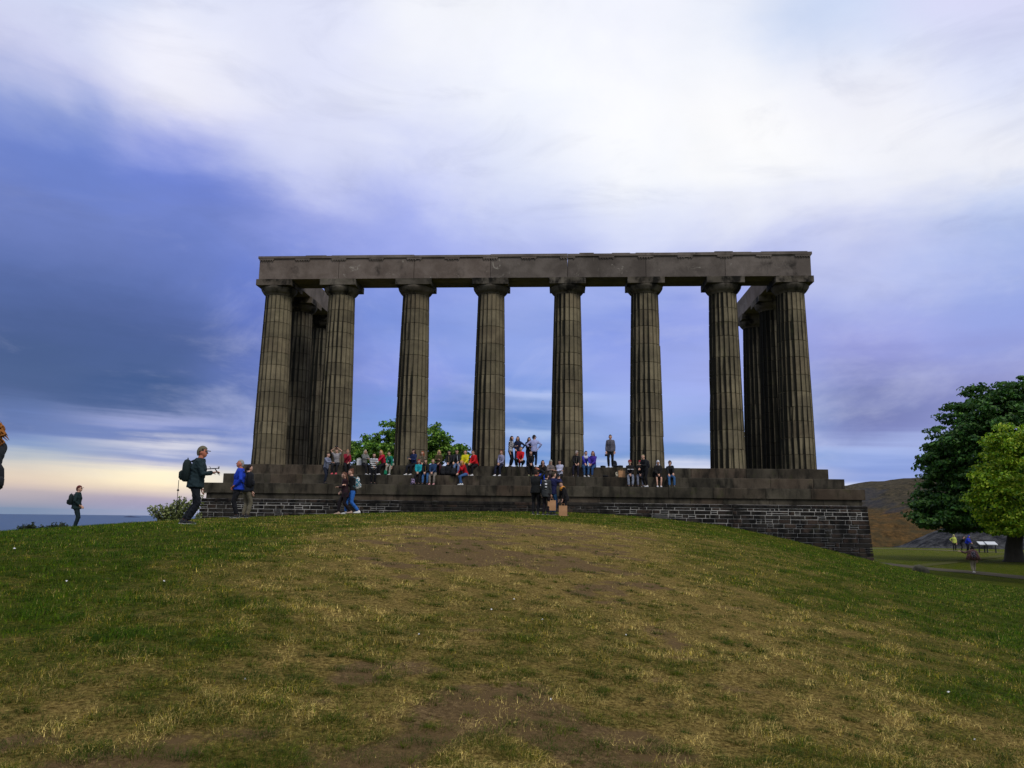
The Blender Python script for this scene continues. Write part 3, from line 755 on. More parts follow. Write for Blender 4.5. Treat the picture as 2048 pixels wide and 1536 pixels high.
mpart('floor', MB().box(-14.4, 14.4, 0.26, 9.8, -1.6, -.006), M_STEP)
mpart('fill', MB().box(-15.6, 15.6, -0.9, 9.7, -4.9, -1.605), M_STEP)

# base wall: backing of mortar with coursed rubble set proud of it
wall = empty('base_wall', (0, 0, 0), parent=mon); wall.matrix_parent_inverse = Matrix.Translation((0, 0, 2.5))
mw = MB(); mw.box(-16.86, 16.90, -2.59, 9.9, -5.6, -1.885); mw.build('mortar', M_MORTAR, wall)
r = random.Random(21); x = -16.74
while x < 16.74:
    w = r.uniform(1.6, 3.4)
    if 16.74 - (x + w) < 1.0: w = 16.74 - x
    chunk(x + .004, x + w - .004, -2.36, -1.4, -1.882, -1.604, .012).build('coping_stone', M_STEP, wall); x += w
stones = []
z = -1.887; ci = 0
hrow = [.17, .14, .2, .19, .22, .21, .23, .2, .24, .22, .23, .2, .24, .22, .23, .2, .2]
for hgt in hrow:
    zb_ = z - hgt; x = -16.88 - .02 * ci
    xe = 16.9 + .012 * ci
    while x < xe - .02:
        smooth_row = ci == 0
        w = r.uniform(.9, 2.4) if ci == 0 else (r.uniform(.2, .42) if r.random() < .35 else r.uniform(.4, .85))
        if xe - (x + w) < .3: w = xe - x
        gh = gz1(x + w / 2, -2.7)
        if z > gh - .06:
            parts_ = [(x, x + w, zb_, z)]
            if ci > 1 and w < .45 and r.random() < .55: zm = zb_ + hgt * r.uniform(.4, .6); parts_ = [(x, x + w, zb_, zm), (x, x + w, zm, z)]
            elif ci > 1 and w > .8 and r.random() < .12: zm = zb_ + hgt * .5; parts_ = [(x, x + w, zb_, zm), (x, x + w, zm, z)]
            for (a, b_, c, d_) in parts_:
                stones.append((a, b_, c, d_, gh, ci))
        x += w
    z = zb_; ci += 1
def stone_mb(m, a, b_, c, d_, ci):
    g_ = .016 if ci else .012; pr = r.uniform(.004, .02) if ci else .035
    e_ = lambda: r.uniform(-.004, .007) if ci else 0
    m.bbox(a + g_ + e_(), b_ - g_ - e_(), -2.59 - pr - .006 * ci, -2.5, c + g_ + e_(), d_ - g_ - e_(), .016, .011 if ci else .004)
order = sorted(range(len(stones)), key=lambda i: -(stones[i][1] - stones[i][0]) * max(0.02, stones[i][3] - max(stones[i][2], stones[i][4])))
rest = MB()
for rank, i in enumerate(order):
    a, b_, c, d_, gh, k = stones[i]
    if rank < 296:
        m = MB(); stone_mb(m, a, b_, c, d_, k); m.build('stone', M_WALL, wall)
    else: stone_mb(rest, a, b_, c, d_, k)
if rest.v: tag(rest.build('small_stone', M_WALL, wall), kind='stuff')
print('stones', len(stones))

# ------------------------------------------------------------------ trees and shrubs
def leaves(clusters, size, cols, seed, flat=0.5, droop=0.3):
    """clusters: (cx,cy,cz,rx,ry,rz,n). One leaf spray = a small bent quad."""
    r = np.random.default_rng(seed); Vs = []; Cs = []
    for (cx, cy, cz, rx, ry, rz, n) in clusters:
        d = r.normal(size=(n, 3)); d /= np.linalg.norm(d, axis=1, keepdims=True)
        q = d * (r.random((n, 1)) ** 0.45); c = np.array([cx, cy, cz]) + q * [rx, ry, rz]
        c[:, 2] -= droop * (q[:, 0] ** 2 + q[:, 1] ** 2) * rz * 0.6
        nrm = d * 0.6 + r.normal(size=(n, 3)) * 0.5; nrm[:, 2] += flat; nrm /= np.linalg.norm(nrm, axis=1, keepdims=True)
        a = np.cross(nrm, r.normal(size=(n, 3))); a /= np.linalg.norm(a, axis=1, keepdims=True); b = np.cross(nrm, a)
        s = size * r.uniform(0.6, 1.3, (n, 1))
        V = np.stack([c - a * s * .5, c + b * s * .38 + nrm * s * .1, c + a * s * .62 - nrm * s * .12, c - b * s * .38 + nrm * s * .1], 1)
        Vs.append(V.reshape(-1, 3))
        base = np.array(cols)[r.integers(0, len(cols), n)] * r.uniform(.7, 1.3, (n, 1)) * r.uniform(.85, 1.15)
        Cs.append(np.repeat(base, 4, 0))
    V = np.concatenate(Vs); F = np.arange(len(V)).reshape(-1, 4)
    return V, F, np.concatenate(Cs)
def lobes(main, ncl, rcl, nleaf, seed, flat=0.38, shell=0.62, zmin=None):
    """scatter flattened leaf clusters through big ellipsoids"""
    r = np.random.default_rng(seed); out = []
    for (cx, cy, cz, rx, ry, rz, wgt) in main:
        for _ in range(int(ncl * wgt)):
            d = r.normal(size=3); d /= np.linalg.norm(d); q = d * (shell + (1 - shell) * r.random()) if r.random() < .8 else d * r.random() * shell
            p = np.array([cx, cy, cz]) + q * [rx, ry, rz]
            if zmin is not None and p[2] < zmin: continue
            R_ = rcl * r.uniform(.65, 1.35)
            out.append((p[0], p[1], p[2], R_, R_, R_ * flat, int(nleaf * r.uniform(.6, 1.3))))
    return out
def branchy(mb, base, top, r0, targets, seed, seg=9):
    r = random.Random(seed); base = np.array(base, float); top = np.array(top, float)
    n = 7; pts = [base + (top - base) * k / n + np.array([r.uniform(-.12, .12), r.uniform(-.12, .12), 0]) * (0 < k < n) for k in range(n + 1)]
    rr = [r0 * 1.45] + [r0 * (1 - .7 * k / n) for k in range(1, n + 1)]
    pts.insert(1, base + (top - base) * .04); rr.insert(1, r0 * 1.1)
    mb.tube(pts, rr, 12)
    return pts
def tree(label, base, top, r0, clusters, size, cols, limbs, seed, group=None, name='tree', mat=M_LEAF):
    root = empty(name, tuple(base)); tag(root, label, 'tree' if name != 'bush' else 'bush', group)
    b = np.array(base, float); r = random.Random(seed)
    mb = MB(); rel = np.array(top, float) - b
    branchy(mb, (0, 0, -.2), rel, r0, None, seed); mb.build('trunk', M_BARK, root, True)
    for (f0, tx, ty, tz, rl) in limbs:
        a = rel * f0; e = np.array([tx, ty, tz]) - b; m1 = a * .55 + e * .45 + np.array([r.uniform(-.3, .3), r.uniform(-.3, .3), -.05 * np.linalg.norm(e - a)])
        lm = MB(); lm.tube([a, a * .8 + m1 * .2, m1, m1 * .4 + e * .6, e], [rl, rl * .85, rl * .6, rl * .4, rl * .12], 8); 
        for k in range(4):
            p = m1 + (e - m1) * r.random(); q = p + np.array([r.uniform(-1, 1), r.uniform(-1, 1), r.uniform(.1, .9)]) * np.linalg.norm(e - a) * .3
            lm.tube([p, (p + q) / 2 + [0, 0, .1], q], [rl * .3, rl * .2, rl * .06], 6)
        lm.build('limb', M_BARK, root, True)
    V, F, C = leaves(clusters, size, cols, seed); V = V - b
    o = link('crown', fast_mesh('crown', V, F, mat, False, cols=C), root); return root
DARKG = [lin((44, 84, 30)), lin((58, 104, 36)), lin((84, 124, 46)), lin((36, 68, 28)), lin((66, 96, 30))]
LIGHTG = [lin((112, 150, 18)), lin((142, 172, 30)), lin((88, 128, 18)), lin((166, 180, 48))]
MIDG = [lin((74, 118, 32)), lin((102, 144, 42)), lin((128, 160, 60)), lin((58, 94, 28))]
def tp(px, py, D):
    p = at_dist(px, py, D); return p
# the sycamore beside the path
D_ = 70; B_ = at_dist(2028, 1118, D_); B_[2] = gz1(B_[0], B_[1])
cen = tp(2062, 935, D_)
def lobe(px, py, D, rpx, rpy, w, depth=None):
    p = tp(px, py, D); k = D / FPX * .97; return (p[0], p[1], p[2], rpx * k, (depth or rpx) * k, rpy * k, w)
L1 = [lobe(2075, 905, 70, 150, 135, 1.0), lobe(1945, 900, 69, 78, 62, .40), lobe(1915, 985, 70, 68, 62, .40), lobe(1990, 835, 71, 85, 58, .42), lobe(1880, 925, 69.5, 34, 20, .12), lobe(1900, 1025, 68.5, 62, 34, .26), lobe(1975, 1028, 70, 62, 34, .28), lobe(2090, 1032, 69, 90, 36, .36), lobe(2100, 800, 72, 90, 40, .3)]
cl = lobes(L1, 420, .82, 70, 5, .26)
hb = B_ + [0.3, 0, 5.2]
tree('big dark green sycamore with dense layered crown at the right edge', B_, hb + [0.4, 0, 3.0], .62, cl, .27, DARKG,
     [(.45, *tp(1945, 960, 69), .26), (.5, *tp(1990, 880, 70), .28), (.6, *tp(2060, 830, 70), .26), (.5, *tp(2130, 930, 71), .26), (.4, *tp(1920, 1030, 69), .18), (.42, *tp(2040, 1020, 67), .2), (.6, *tp(2020, 930, 73), .2)], 3, name='sycamore_tree')
# nearer, yellower maple reaching in from the right
P2 = at_dist(2150, 1120, 52); P2[2] = gz1(P2[0], P2[1])
L2 = [lobe(2125, 960, 51, 130, 105, 1.0), lobe(2005, 1000, 50, 52, 62, .36), lobe(1975, 965, 50, 30, 36, .16), lobe(2030, 900, 50.5, 52, 46, .36), lobe(2060, 1050, 50, 50, 26, .22), lobe(1990, 1040, 50.5, 28, 18, .1)]
tree('lighter yellow-green maple reaching in before the dark sycamore', P2, P2 + [0, 0, 5.5], .3, lobes(L2, 270, .5, 64, 9, .4), .15, LIGHTG,
     [(.5, *tp(2010, 985, 50), .12), (.55, *tp(2060, 905, 50), .12), (.6, *tp(2130, 880, 51), .14), (.45, *tp(2080, 1040, 50), .1)], 4, name='maple_tree')
# tree standing behind the colonnade
P3 = at_dist(815, 1000, 62); P3[2] = gz1(P3[0], P3[1])
L3 = [lobe(815, 905, 62, 92, 52, .8), lobe(742, 905, 62, 52, 34, .35), lobe(868, 885, 61, 42, 36, .3), lobe(905, 908, 61, 40, 22, .2), lobe(800, 868, 62, 50, 30, .3), lobe(700, 905, 63, 40, 28, .2), lobe(925, 925, 61, 30, 12, .1)]
tree('leafy green tree showing between the columns behind the seated crowd', P3, P3 + [0, 0, 5.2], .25, lobes(L3, 170, .55, 46, 12, .5, .5), .24, MIDG,
     [(.6, *tp(745, 900, 62), .1), (.6, *tp(880, 890, 61), .1), (.7, *tp(815, 870, 62), .1), (.55, *tp(905, 912, 61), .08)], 6, name='broadleaf_tree')
# bush at the left end of the base: upright leafy shoots
def bush(label, px0, px1, pytop, D, nshoot, seed, size=.1, cols=None, name='bush'):
    r = random.Random(seed); a = at_dist((px0 + px1) / 2, 1040, D); z0 = gz1(a[0], a[1]) - .05
    root = empty(name, (a[0], a[1], z0)); tag(root, label, 'bush')
    k = D / FPX; hw = (px1 - px0) / 2 * k; top = at_dist((px0 + px1) / 2, pytop, D)[2] - z0
    st = MB(); cl = []
    for i in range(nshoot):
        u_ = r.uniform(-1, 1); v_ = r.uniform(-.6, .6)
        prof = (0.45 + 0.55 * (u_ + 1) / 2) if nshoot > 30 else (1 - .5 * abs(u_))
        h = top * prof * r.uniform(.55, 1.05)
        b0 = np.array([u_ * hw * .45, v_ * hw * .6, 0]); e = np.array([u_ * hw * 1.0 + r.uniform(-.1, .1), v_ * hw + r.uniform(-.1, .1), h])
        m_ = (b0 + e) / 2 + [0, 0, h * .12]
        st.tube([b0, m_, e], [.02, .014, .005], 5)
        n = max(4, int(h / .11))
        for j in range(n):
            t_ = (j + .6) / n; p = (1 - t_) ** 2 * b0 + 2 * t_ * (1 - t_) * m_ + t_ * t_ * e
            cl.append((p[0] + a[0], p[1] + a[1], p[2] + z0, .10, .10, .07, 7))
    st.build('stem', M_BARK, root, True)
    V, F, C = leaves(cl, size, cols or [lin((104, 118, 58)), lin((132, 142, 82)), lin((74, 92, 40)), lin((150, 156, 104))], seed, .3)
    link('foliage', fast_mesh('foliage', V - [a[0], a[1], z0], F, M_LEAF, False, cols=C), root)
bush('loose grey-green bush with upright shoots at the left end of the stone base', 306, 392, 985, 41, 60, 31)
bush('low dark scrub on the brow, left of the man in the dark red cap', 48, 84, 1044, 30, 16, 32, .07, [lin((34, 48, 22)), lin((48, 62, 28))])
bush('low dark scrub on the brow, right behind the man in the dark red cap', 98, 140, 1042, 34, 20, 33, .07, [lin((34, 48, 22)), lin((48, 62, 28))])
bush('small green weed growing against the left corner of the base wall', 388, 402, 1022, 39.5, 9, 34, .06)

# ------------------------------------------------------------------ people
def v3(*a): return np.array(a, float)
def unit(a): return a / (np.linalg.norm(a) + 1e-9)
def ik(a, b, l1, l2, pole):
    d = b - a; L = np.linalg.norm(d); L2 = min(L, (l1 + l2) * .999); b = a + unit(d) * L2
    x = (l1 * l1 - l2 * l2 + L2 * L2) / (2 * L2); h = math.sqrt(max(1e-8, l1 * l1 - x * x))
    dn = unit(d); p = pole - dn * (pole @ dn); return a + dn * x + unit(p) * h, b
# hand: palm and five curled fingers. +Y along the fingers, palm faces -Z, thumb on +X
def hand_mesh():
    m = MB()
    m.loft([((0, -.02, 0), .024, .017), ((0, .015, 0), .033, .015), ((0, .06, 0), .041, .014), ((0, .088, 0), .038, .012)], 8)
    for k, (x, l) in enumerate(((.030, .068), (.011, .078), (-.010, .072), (-.029, .056))):
        m.tube([(x * .95, .078, 0), (x, .078 + l * .5, -.006), (x, .078 + l * .8, -.024), (x, .078 + l * .92, -.040)], [.0095, .009, .008, .006], 5)
    m.tube([(.026, .015, -.004), (.048, .04, -.014), (.056, .066, -.024), (.052, .085, -.034)], [.013, .011, .009, .007], 5)
    return np.array(m.v), m.f
HV, HF = hand_mesh()
# head: face towards +Y, centre at the origin, height about 0.225
def head_mesh():
    m = MB(); m.ell((0, 0, 0), (.074, .093, .113), 16, 12)
    V = np.array(m.v); x, y, z = V.T
    jaw = sstep(-z, .0, .10); V[:, 0] *= 1 - .30 * jaw; V[:, 1] += .014 * jaw * (y > 0)
    V[:, 1] = np.where((y > 0) & (z < .02), V[:, 1] * .95, V[:, 1])
    V[:, 1] -= .010 * np.exp(-((z - .012) / .018) ** 2) * (y > .04) * (np.abs(x) > .012)
    V[:, 1] -= .03 * sstep(-z, .03, .11) * (y < 0) * -1
    m.v = [tuple(p) for p in V]
    m.add([(0, .088, .022), (-.016, .086, -.024), (.016, .086, -.024), (0, .114, -.020), (0, .084, -.034)], [(0, 1, 3), (0, 3, 2), (1, 4, 3), (3, 4, 2)], 0)
    for s in (-1, 1): m.ell((s * .074, -.006, -.004), (.010, .018, .030), 6, 5)
    for s in (-1, 1):
        m.ell((s * .030, .080, .012), (.014, .008, .008), 6, 4, 1); m.ell((s * .030, .086, .012), (.006, .004, .006), 5, 4, 2)
        m.tube([(s * .016, .088, .034), (s * .044, .082, .034)], [.004, .003], 4, 2)
    m.ell((0, .083, -.054), (.024, .008, .006), 6, 4, 3)
    return m
_hm = head_mesh(); HDV, HDF, HDM = np.array(_hm.v), _hm.f, _hm.m
SKINS = {'fair': (206, 160, 136), 'tan': (176, 120, 92), 'ruddy': (190, 118, 92)}
EYEW, EYEB, LIP = plain('eye_white', (200, 196, 190)), plain('dark_eye', (30, 22, 18)), plain('lip', (150, 84, 78))
JOBS = []            # meshes waiting for the voxel union
def voxel(name, mb, mats, parent, vox, extra=None, wrinkle=0.0):
    me = mb.mesh(name, mats, True); tmp = bpy.data.objects.new('tmp', me); COL.objects.link(tmp)
    r = tmp.modifiers.new('r', 'REMESH'); r.mode = 'VOXEL'; r.voxel_size = vox; r.use_smooth_shade = True
    s = tmp.modifiers.new('s', 'SMOOTH'); s.factor = .5; s.iterations = 2 if vox > .018 else 3
    JOBS.append((name, tmp, mats, parent, extra, wrinkle))
def rotz(a): c, s = math.cos(a), math.sin(a); return np.array([[c, -s, 0], [s, c, 0], [0, 0, 1.0]])
def rotx(a): c, s = math.cos(a), math.sin(a); return np.array([[1, 0, 0], [0, c, -s], [0, s, c]])
ARMS = {'down': (.03, .02, -.315), 'hips': (.04, .0, -.21), 'lap': (-.07, .17, -.235), 'knees': (-.02, .24, -.22), 'phone': (-.07, .17, -.13), 'face': (-.055, .16, .045),
        'headup': (-.04, .06, .205), 'pocket': (.015, .07, -.25), 'crossed': (-.17, .13, -.15), 'chin': (-.08, .12, -.02), 'fwd': (-.03, .26, -.12), 'out': (.28, .05, -.02), 'back': (.02, -.12, -.28), 'bag': (.01, .05, -.315)}
def person(loc, face, h, label, pose='stand', top=(40, 40, 44), bot=(30, 32, 38), hair=(50, 36, 28), style='short', arms=('down', 'down'), lean=4, head=(0, 0), skin='fair',
           topk='plain', top2=None, botk='plain', bot2=None, shoe=(30, 30, 32), fat=1.0, vox=.029, step=.54, coat=0.0, legs=None, bare=False, hatc=None, group=None, feet=None, side=0.0, zipc=None, collar=None, wrinkle=.006, twist=0.0):
    rp = random.Random(sum(map(ord, label)))
    if tuple(head) == (0, 0) and pose in ('sit', 'squat'): head = (rp.uniform(-38, 38), rp.uniform(-22, 4)); lean = lean + rp.uniform(0, 12); side = rp.uniform(-6, 6); twist = rp.uniform(-14, 14)
    yaw = math.radians(face + 180); root = empty('person', tuple(loc), yaw); tag(root, label, 'person', group)
    sk = plain('skin_' + skin, SKINS[skin], .55); M_T = cloth(top, topk, top2); M_B = cloth(bot, botk, bot2); M_S = plain('shoe', shoe, .7)
    # ---- joints
    sit = pose in ('sit', 'sitlow', 'squat')
    hz = {'stand': .529, 'walk': .512, 'sit': .055, 'sitlow': .055, 'squat': .19}[pose] * h
    le, sd_ = math.radians(lean), math.radians(side)
    sp = unit(v3(math.sin(sd_), math.sin(le), math.cos(le)))
    pel = v3(0, 0, hz); nb = pel + sp * .292 * h
    hd_dir = unit(sp * .5 + v3(0, .04, .5)); skull = nb + hd_dir * .103 * h + v3(0, .012 * h, 0)
    lat = unit(v3(math.cos(math.radians(twist)), math.sin(math.radians(twist)), 0)); lat = unit(lat - sp * (lat @ sp)); fw = unit(np.cross(sp, lat))
    body = MB(); jac = MB(); tro = MB()
    # torso
    def torso(m, inf, t0, t1, seg=12):
        P = [(-.06, .070, .055), (-.02, .080, .060), (.06, .074, .056), (.12, .072, .054), (.19, .086, .062), (.245, .098, .060), (.275, .083, .052), (.297, .058, .043), (.31, .034, .034)]
        rs = []
        for t_, rx, ry in P:
            if t_ < t0 - .001 or t_ > t1 + .001: continue
            f_ = fat if t_ < .2 else (1 + (fat - 1) * .5)
            rs.append((pel + sp * t_ * h, (rx * f_ + inf) * h, (ry * f_ * (1.0 if t_ > .2 else 1 + (fat - 1) * .7) + inf) * h))
        m.loft(rs, seg, 0, lat, True, 2.4)
    torso(body, -.008, -.06, .31)
    body.tube([nb - sp * .02 * h, nb + sp * .03 * h, skull - v3(0, .006 * h, .02 * h)], [.044 * h, .036 * h, .034 * h], 8)
    torso(jac, .013, -.06, .295)
    kf = 1 + (fat - 1) * .6; jac.loft([(nb - sp * .035 * h, .088 * h * kf, .066 * h * kf), (nb + sp * .0 * h, .066 * h * kf, .058 * h * kf), (nb + sp * .030 * h, .050 * h * kf, .050 * h * kf)], 12, 0, lat)
    # arms
    wr = []
    for i, s in enumerate((-1, 1)):
        sh = pel + sp * .272 * h + lat * s * .092 * h
        a = arms[i]; o = np.array(ARMS[a] if isinstance(a, str) else a, float)
        T_ = sh + (lat * s * o[0] + v3(0, 1, 0) * o[1] + v3(0, 0, 1) * o[2]) * h
        pole = lat * s * .6 + v3(0, -.5, -.6)
        if a == 'hips': pole = lat * s * 1.0 + v3(0, -.2, 0)
        if a == 'headup': pole = lat * s * 1.0 + v3(0, .2, -.1)
        el, w = ik(sh, T_, .170 * h, .150 * h, pole); wr.append((w, unit(w - el), s))
        body.tube([sh, el, w], [.028 * h, .021 * h, .0155 * h], 8); body.ell(sh, (.026 * h,) * 3, 8, 6); jac.ell(sh - lat * s * .008 * h, (.044 * h,) * 3, 10, 8); jac.ell(sh * .55 + nb * .45 - sp * .012 * h, (.05 * h, .045 * h, .036 * h), 10, 8)
        k = .011 * h
        if not bare: jac.tube([sh - lat * s * .02 * h, sh, (sh + el) / 2, el, (el + w) / 2, w - unit(w - el) * .01 * h], [.03 * h + k, .030 * h + k, .026 * h + k, .024 * h + k, .022 * h + k, .018 * h + k * .8], 8)
        else: jac.tube([sh - lat * s * .02 * h, sh, sh * .45 + el * .55], [.03 * h + k, .030 * h + k, .028 * h + k], 8)
    # legs
    fts = []
    for i, s in enumerate((-1, 1)):
        hip = pel + v3(s * .050 * h, 0, -.012 * h)
        if feet is not None: an = np.array(feet[i], float) * [s, 1, 1]
        elif pose == 'stand': an = v3(s * .055 * h, .0 + .01 * s, .05 * h)
        elif pose == 'walk': an = v3(s * .04 * h, (.14 if i else -.13) * h, (.05 if i else .075) * h)
        elif pose == 'sit': an = v3(s * (.05 + .03 * (sum(map(ord, label)) % 5) / 5) * h, .245 * h + (.03 * ((sum(map(ord, label)) >> 3) % 3) - .02) * s, -step + .05 * h)
        elif pose == 'sitlow': an = v3(s * .09 * h, .30 * h, -step + .05 * h)
        else: an = v3(s * .07 * h, .06 * h + .04 * s, .05 * h)
        kp = v3(s * (.15 if pose != 'squat' else .5), 1, .25 if pose != 'sit' else .6)
        kn, an = ik(hip, an, .245 * h, .238 * h, kp); fts.append((an, s))
        body.tube([hip, hip * .5 + kn * .5, kn, kn * .6 + an * .4, an], [.046 * h, .040 * h, .029 * h, .030 * h, .019 * h], 8)
        body.loft([(an + v3(0, -.02 * h, -.03 * h), .018 * h, .018 * h), (an + v3(0, .05 * h, -.035 * h), .022 * h, .015 * h), (an + v3(0, .09 * h, -.04 * h), .016 * h, .009 * h)], 8, 0, (1, 0, 0))
        k = .011 * h; hem = an + (kn - an) * .05
        if legs == 'shorts': tro.tube([hip, hip * .5 + kn * .5, kn * .9 + hip * .1], [.050 * h + k, .044 * h + k, .034 * h + k], 8)
        else: tro.tube([hip, hip * .5 + kn * .5, kn, kn * .6 + an * .4, hem], [.048 * h + k, .040 * h + k, .030 * h + k, .029 * h + k * 1.1, .023 * h + k], 8)
    torso(tro, .008, -.06, .06, 10); tro.ell(pel + v3(0, -.012 * h, -.03 * h), (.083 * h * fat, .066 * h * fat, .05 * h), 10, 7)
    if coat:
        dn = v3(0, .1 if sit else 0, -1)
        jac.loft([(pel + sp * .05 * h, .094 * h * fat, .078 * h * fat), (pel, .098 * h * fat, .082 * h * fat), (pel + dn * coat * h, .106 * h * fat, .086 * h * fat)], 12, 0, lat)
    # ---- extra pieces of the body mesh (head, hands)
    ex = []
    R_ = rotz(math.radians(head[0])) @ rotx(math.radians(head[1])); sc = h / 1.72 * 1.07
    ex.append(((HDV * sc) @ R_.T + skull, HDF, HDM))
    for (w, d, s) in wr:
        yv = d; zv = v3(0, -.3, 1); zv = unit(zv - yv * (zv @ yv)) if abs(zv @ yv) < .9 else unit(np.cross(yv, lat)); xv = np.cross(yv, zv)
        hv = HV * sc * [s * -1, 1, 1] if False else HV * sc * [-s, 1, 1]
        ff = HF if s < 0 else [tuple(reversed(q)) for q in HF]
        ex.append((hv @ np.stack([xv, yv, zv]) + w, ff, [0] * len(HF)))
    voxel('body', body, [sk, EYEW, EYEB, LIP], root, vox * .9, ex)
    voxel('jacket', jac, [M_T], root, vox, None, wrinkle); voxel('trousers' if legs != 'shorts' else 'shorts', tro, [M_B], root, vox, None, wrinkle)
    for an, s in fts:
        m = MB(); o_ = an + v3(0, 0, -.048 * h)
        m.loft([(o_ + v3(0, -.045 * h, .022 * h), .016 * h, .018 * h), (o_ + v3(0, -.03 * h, .022 * h), .024 * h, .022 * h), (o_ + v3(0, .03 * h, .020 * h), .026 * h, .020 * h), (o_ + v3(0, .08 * h, .013 * h), .028 * h, .013 * h), (o_ + v3(0, .105 * h, .011 * h), .018 * h, .009 * h)], 10, 0, (1, 0, 0), True, 2.6)
        m.tube([o_ + v3(0, -.015 * h, .02 * h), an + v3(0, -.005 * h, .01 * h)], [.024 * h, .022 * h], 8)
        so = m.build('shoe', M_S, root, True)
        if vox < .02:
            b = MB(); b.loft([(o_ + v3(0, -.048 * h, .004 * h), .018 * h, .005 * h), (o_ + v3(0, .03 * h, .004 * h), .028 * h, .005 * h), (o_ + v3(0, .105 * h, .004 * h), .022 * h, .005 * h)], 10, 0, (1, 0, 0), True, 3)
            b.build('sole', plain('sole', (214, 214, 210)), so)
    # ---- hair and headgear
    def cap_shell(m, k, zc, back=-.05, seg=14, rg=9, yoff=-.006):
        mm = MB(); mm.ell((0, 0, 0), (.074 * k, .093 * k, .113 * k), seg, rg)
        V = np.array(mm.v) + [0, yoff, .004]
        keepf = [f for f in mm.f if all((V[i][2] > zc + .55 * V[i][1]) or (V[i][1] < back * .2 and V[i][2] > -.085) for i in f)]
        m.add((V * sc) @ R_.T + skull, keepf)
    if style in ('short', 'long', 'pony', 'bun', 'curly'):
        hm = MB(); M_H = cloth(hair, 'plain'); k = 1.10 if style != 'curly' else 1.0
        cap_shell(hm, k, .012)
        def hp(x, y, z): return (np.array([x, y, z]) * sc) @ R_.T + skull
        if style == 'long':
            hm.loft([(hp(0, -.05, .06), .070 * sc, .04 * sc), (hp(0, -.070, -.02), .086 * sc, .036 * sc), (hp(0, -.085, -.12), .088 * sc, .034 * sc), (hp(0, -.09, -.21), .078 * sc, .03 * sc), (hp(0, -.085, -.30), .045 * sc, .018 * sc)], 10, 0, R_ @ v3(1, 0, 0))
            for s in (-1, 1): hm.tube([hp(s * .066, .015, .03), hp(s * .083, .02, -.05), hp(s * .085, .03, -.14), hp(s * .07, .045, -.22)], [.02 * sc, .024 * sc, .024 * sc, .010 * sc], 7)
        if style == 'pony':
            hm.tube([hp(0, -.09, .04), hp(0, -.135, .01), hp(0, -.14, -.07), hp(0, -.12, -.16)], [.018 * sc, .026 * sc, .024 * sc, .008 * sc], 8)
        if style == 'bun': hm.ell(hp(0, -.075, .09), (.04 * sc,) * 3, 8, 6)
        if style == 'curly':
            rr = random.Random(8)
            for q in range(260):
                a, b = rr.uniform(0, 2 * PI), rr.uniform(-.9, 1); rad_ = math.sqrt(max(0, 1 - b * b))
                x, y, z = .12 * rad_ * math.cos(a), .12 * rad_ * math.sin(a) - .03, .14 * b - .03
                if y > .06 and z < .06: continue
                p0 = np.array([x, y, z]); pts = [hp(*(p0 * .8)), hp(*(p0 * 1.05 + [rr.uniform(-.02, .02)] * 3)), hp(*(p0 * 1.2 + [rr.uniform(-.03, .03), rr.uniform(-.03, .03), -.03])), hp(*(p0 * 1.25 + [rr.uniform(-.04, .04), rr.uniform(-.04, .04), -.06]))]
                hm.tube(pts, [.013 * sc, .012 * sc, .009 * sc, .003 * sc], 4)
        hm.build('hair', M_H, root, True)
    if style in ('cap', 'capback', 'beanie', 'hood'):
        hm = MB(); hc = hatc or top
        if style == 'hood':
            cap_shell(hm, 1.24, -.02); hm.loft([((0, -.03, -.02) @ R_.T * sc + skull, .085 * sc, .07 * sc), (nb - sp * .0 + v3(0, -.03 * h, 0), .07 * h, .05 * h)], 10, 0, lat)
            hm.build('hood', cloth(hc), root, True)
        else:
            hh = MB(); cap_shell(hh, 1.06, .0); hh.build('hair', cloth(hair), root, True)
            cap_shell(hm, 1.22, .022 if style != 'beanie' else .01); ho = hm.build('cap' if style != 'beanie' else 'beanie', cloth(hc), root, True)
            if style != 'beanie':
                sgn = 1 if style == 'cap' else -1; vm_ = MB()
                pts = [(-.065, .062), (-.05, .125), (0, .158), (.05, .125), (.065, .062)]
                top_ = [((np.array([x, y * sgn, .047 - (y - .06) * .12]) * sc) @ R_.T + skull) for x, y in pts]; bt = [p - v3(0, 0, .016) for p in top_]
                vm_.add(top_ + bt, [(0, 1, 2, 3, 4), (9, 8, 7, 6, 5)] + [(i, i + 5, i + 6, i + 1) for i in range(4)] + [(4, 9, 5, 0)])
                vm_.build('visor', cloth(hc), ho)
    if zipc:
        m = MB(); a = pel + sp * .27 * h + fw * .078 * h; b = pel - sp * .02 * h + fw * .088 * h
        m.tube([a, (a + b) / 2 + fw * .008 * h, b], [.007 * h] * 3, 5); m.build('zip', cloth(zipc), root)
    if collar:
        m = MB(); c = nb + sp * .004 * h
        m.loft([(c - sp * .07 * h, .118 * h, .088 * h), (c - sp * .01 * h, .092 * h, .080 * h), (c + sp * .03 * h, .06 * h, .06 * h)], 12, 0, lat, True); m.build('collar', cloth(collar), root, True)
    Rw = rotz(yaw); info = {k_: Rw @ p + np.array(loc) for k_, p in (('head', skull), ('neck', nb), ('pelvis', pel), ('wristL', wr[0][0] + wr[0][1] * .09 * h), ('wristR', wr[1][0] + wr[1][1] * .09 * h), ('chest', pel + sp * .2 * h), ('back', pel + sp * .17 * h - fw * .085 * h * fat), ('front', pel + sp * .19 * h + fw * .09 * h))}
    info['yaw'] = yaw; info['root'] = root; info['h'] = h
    return info

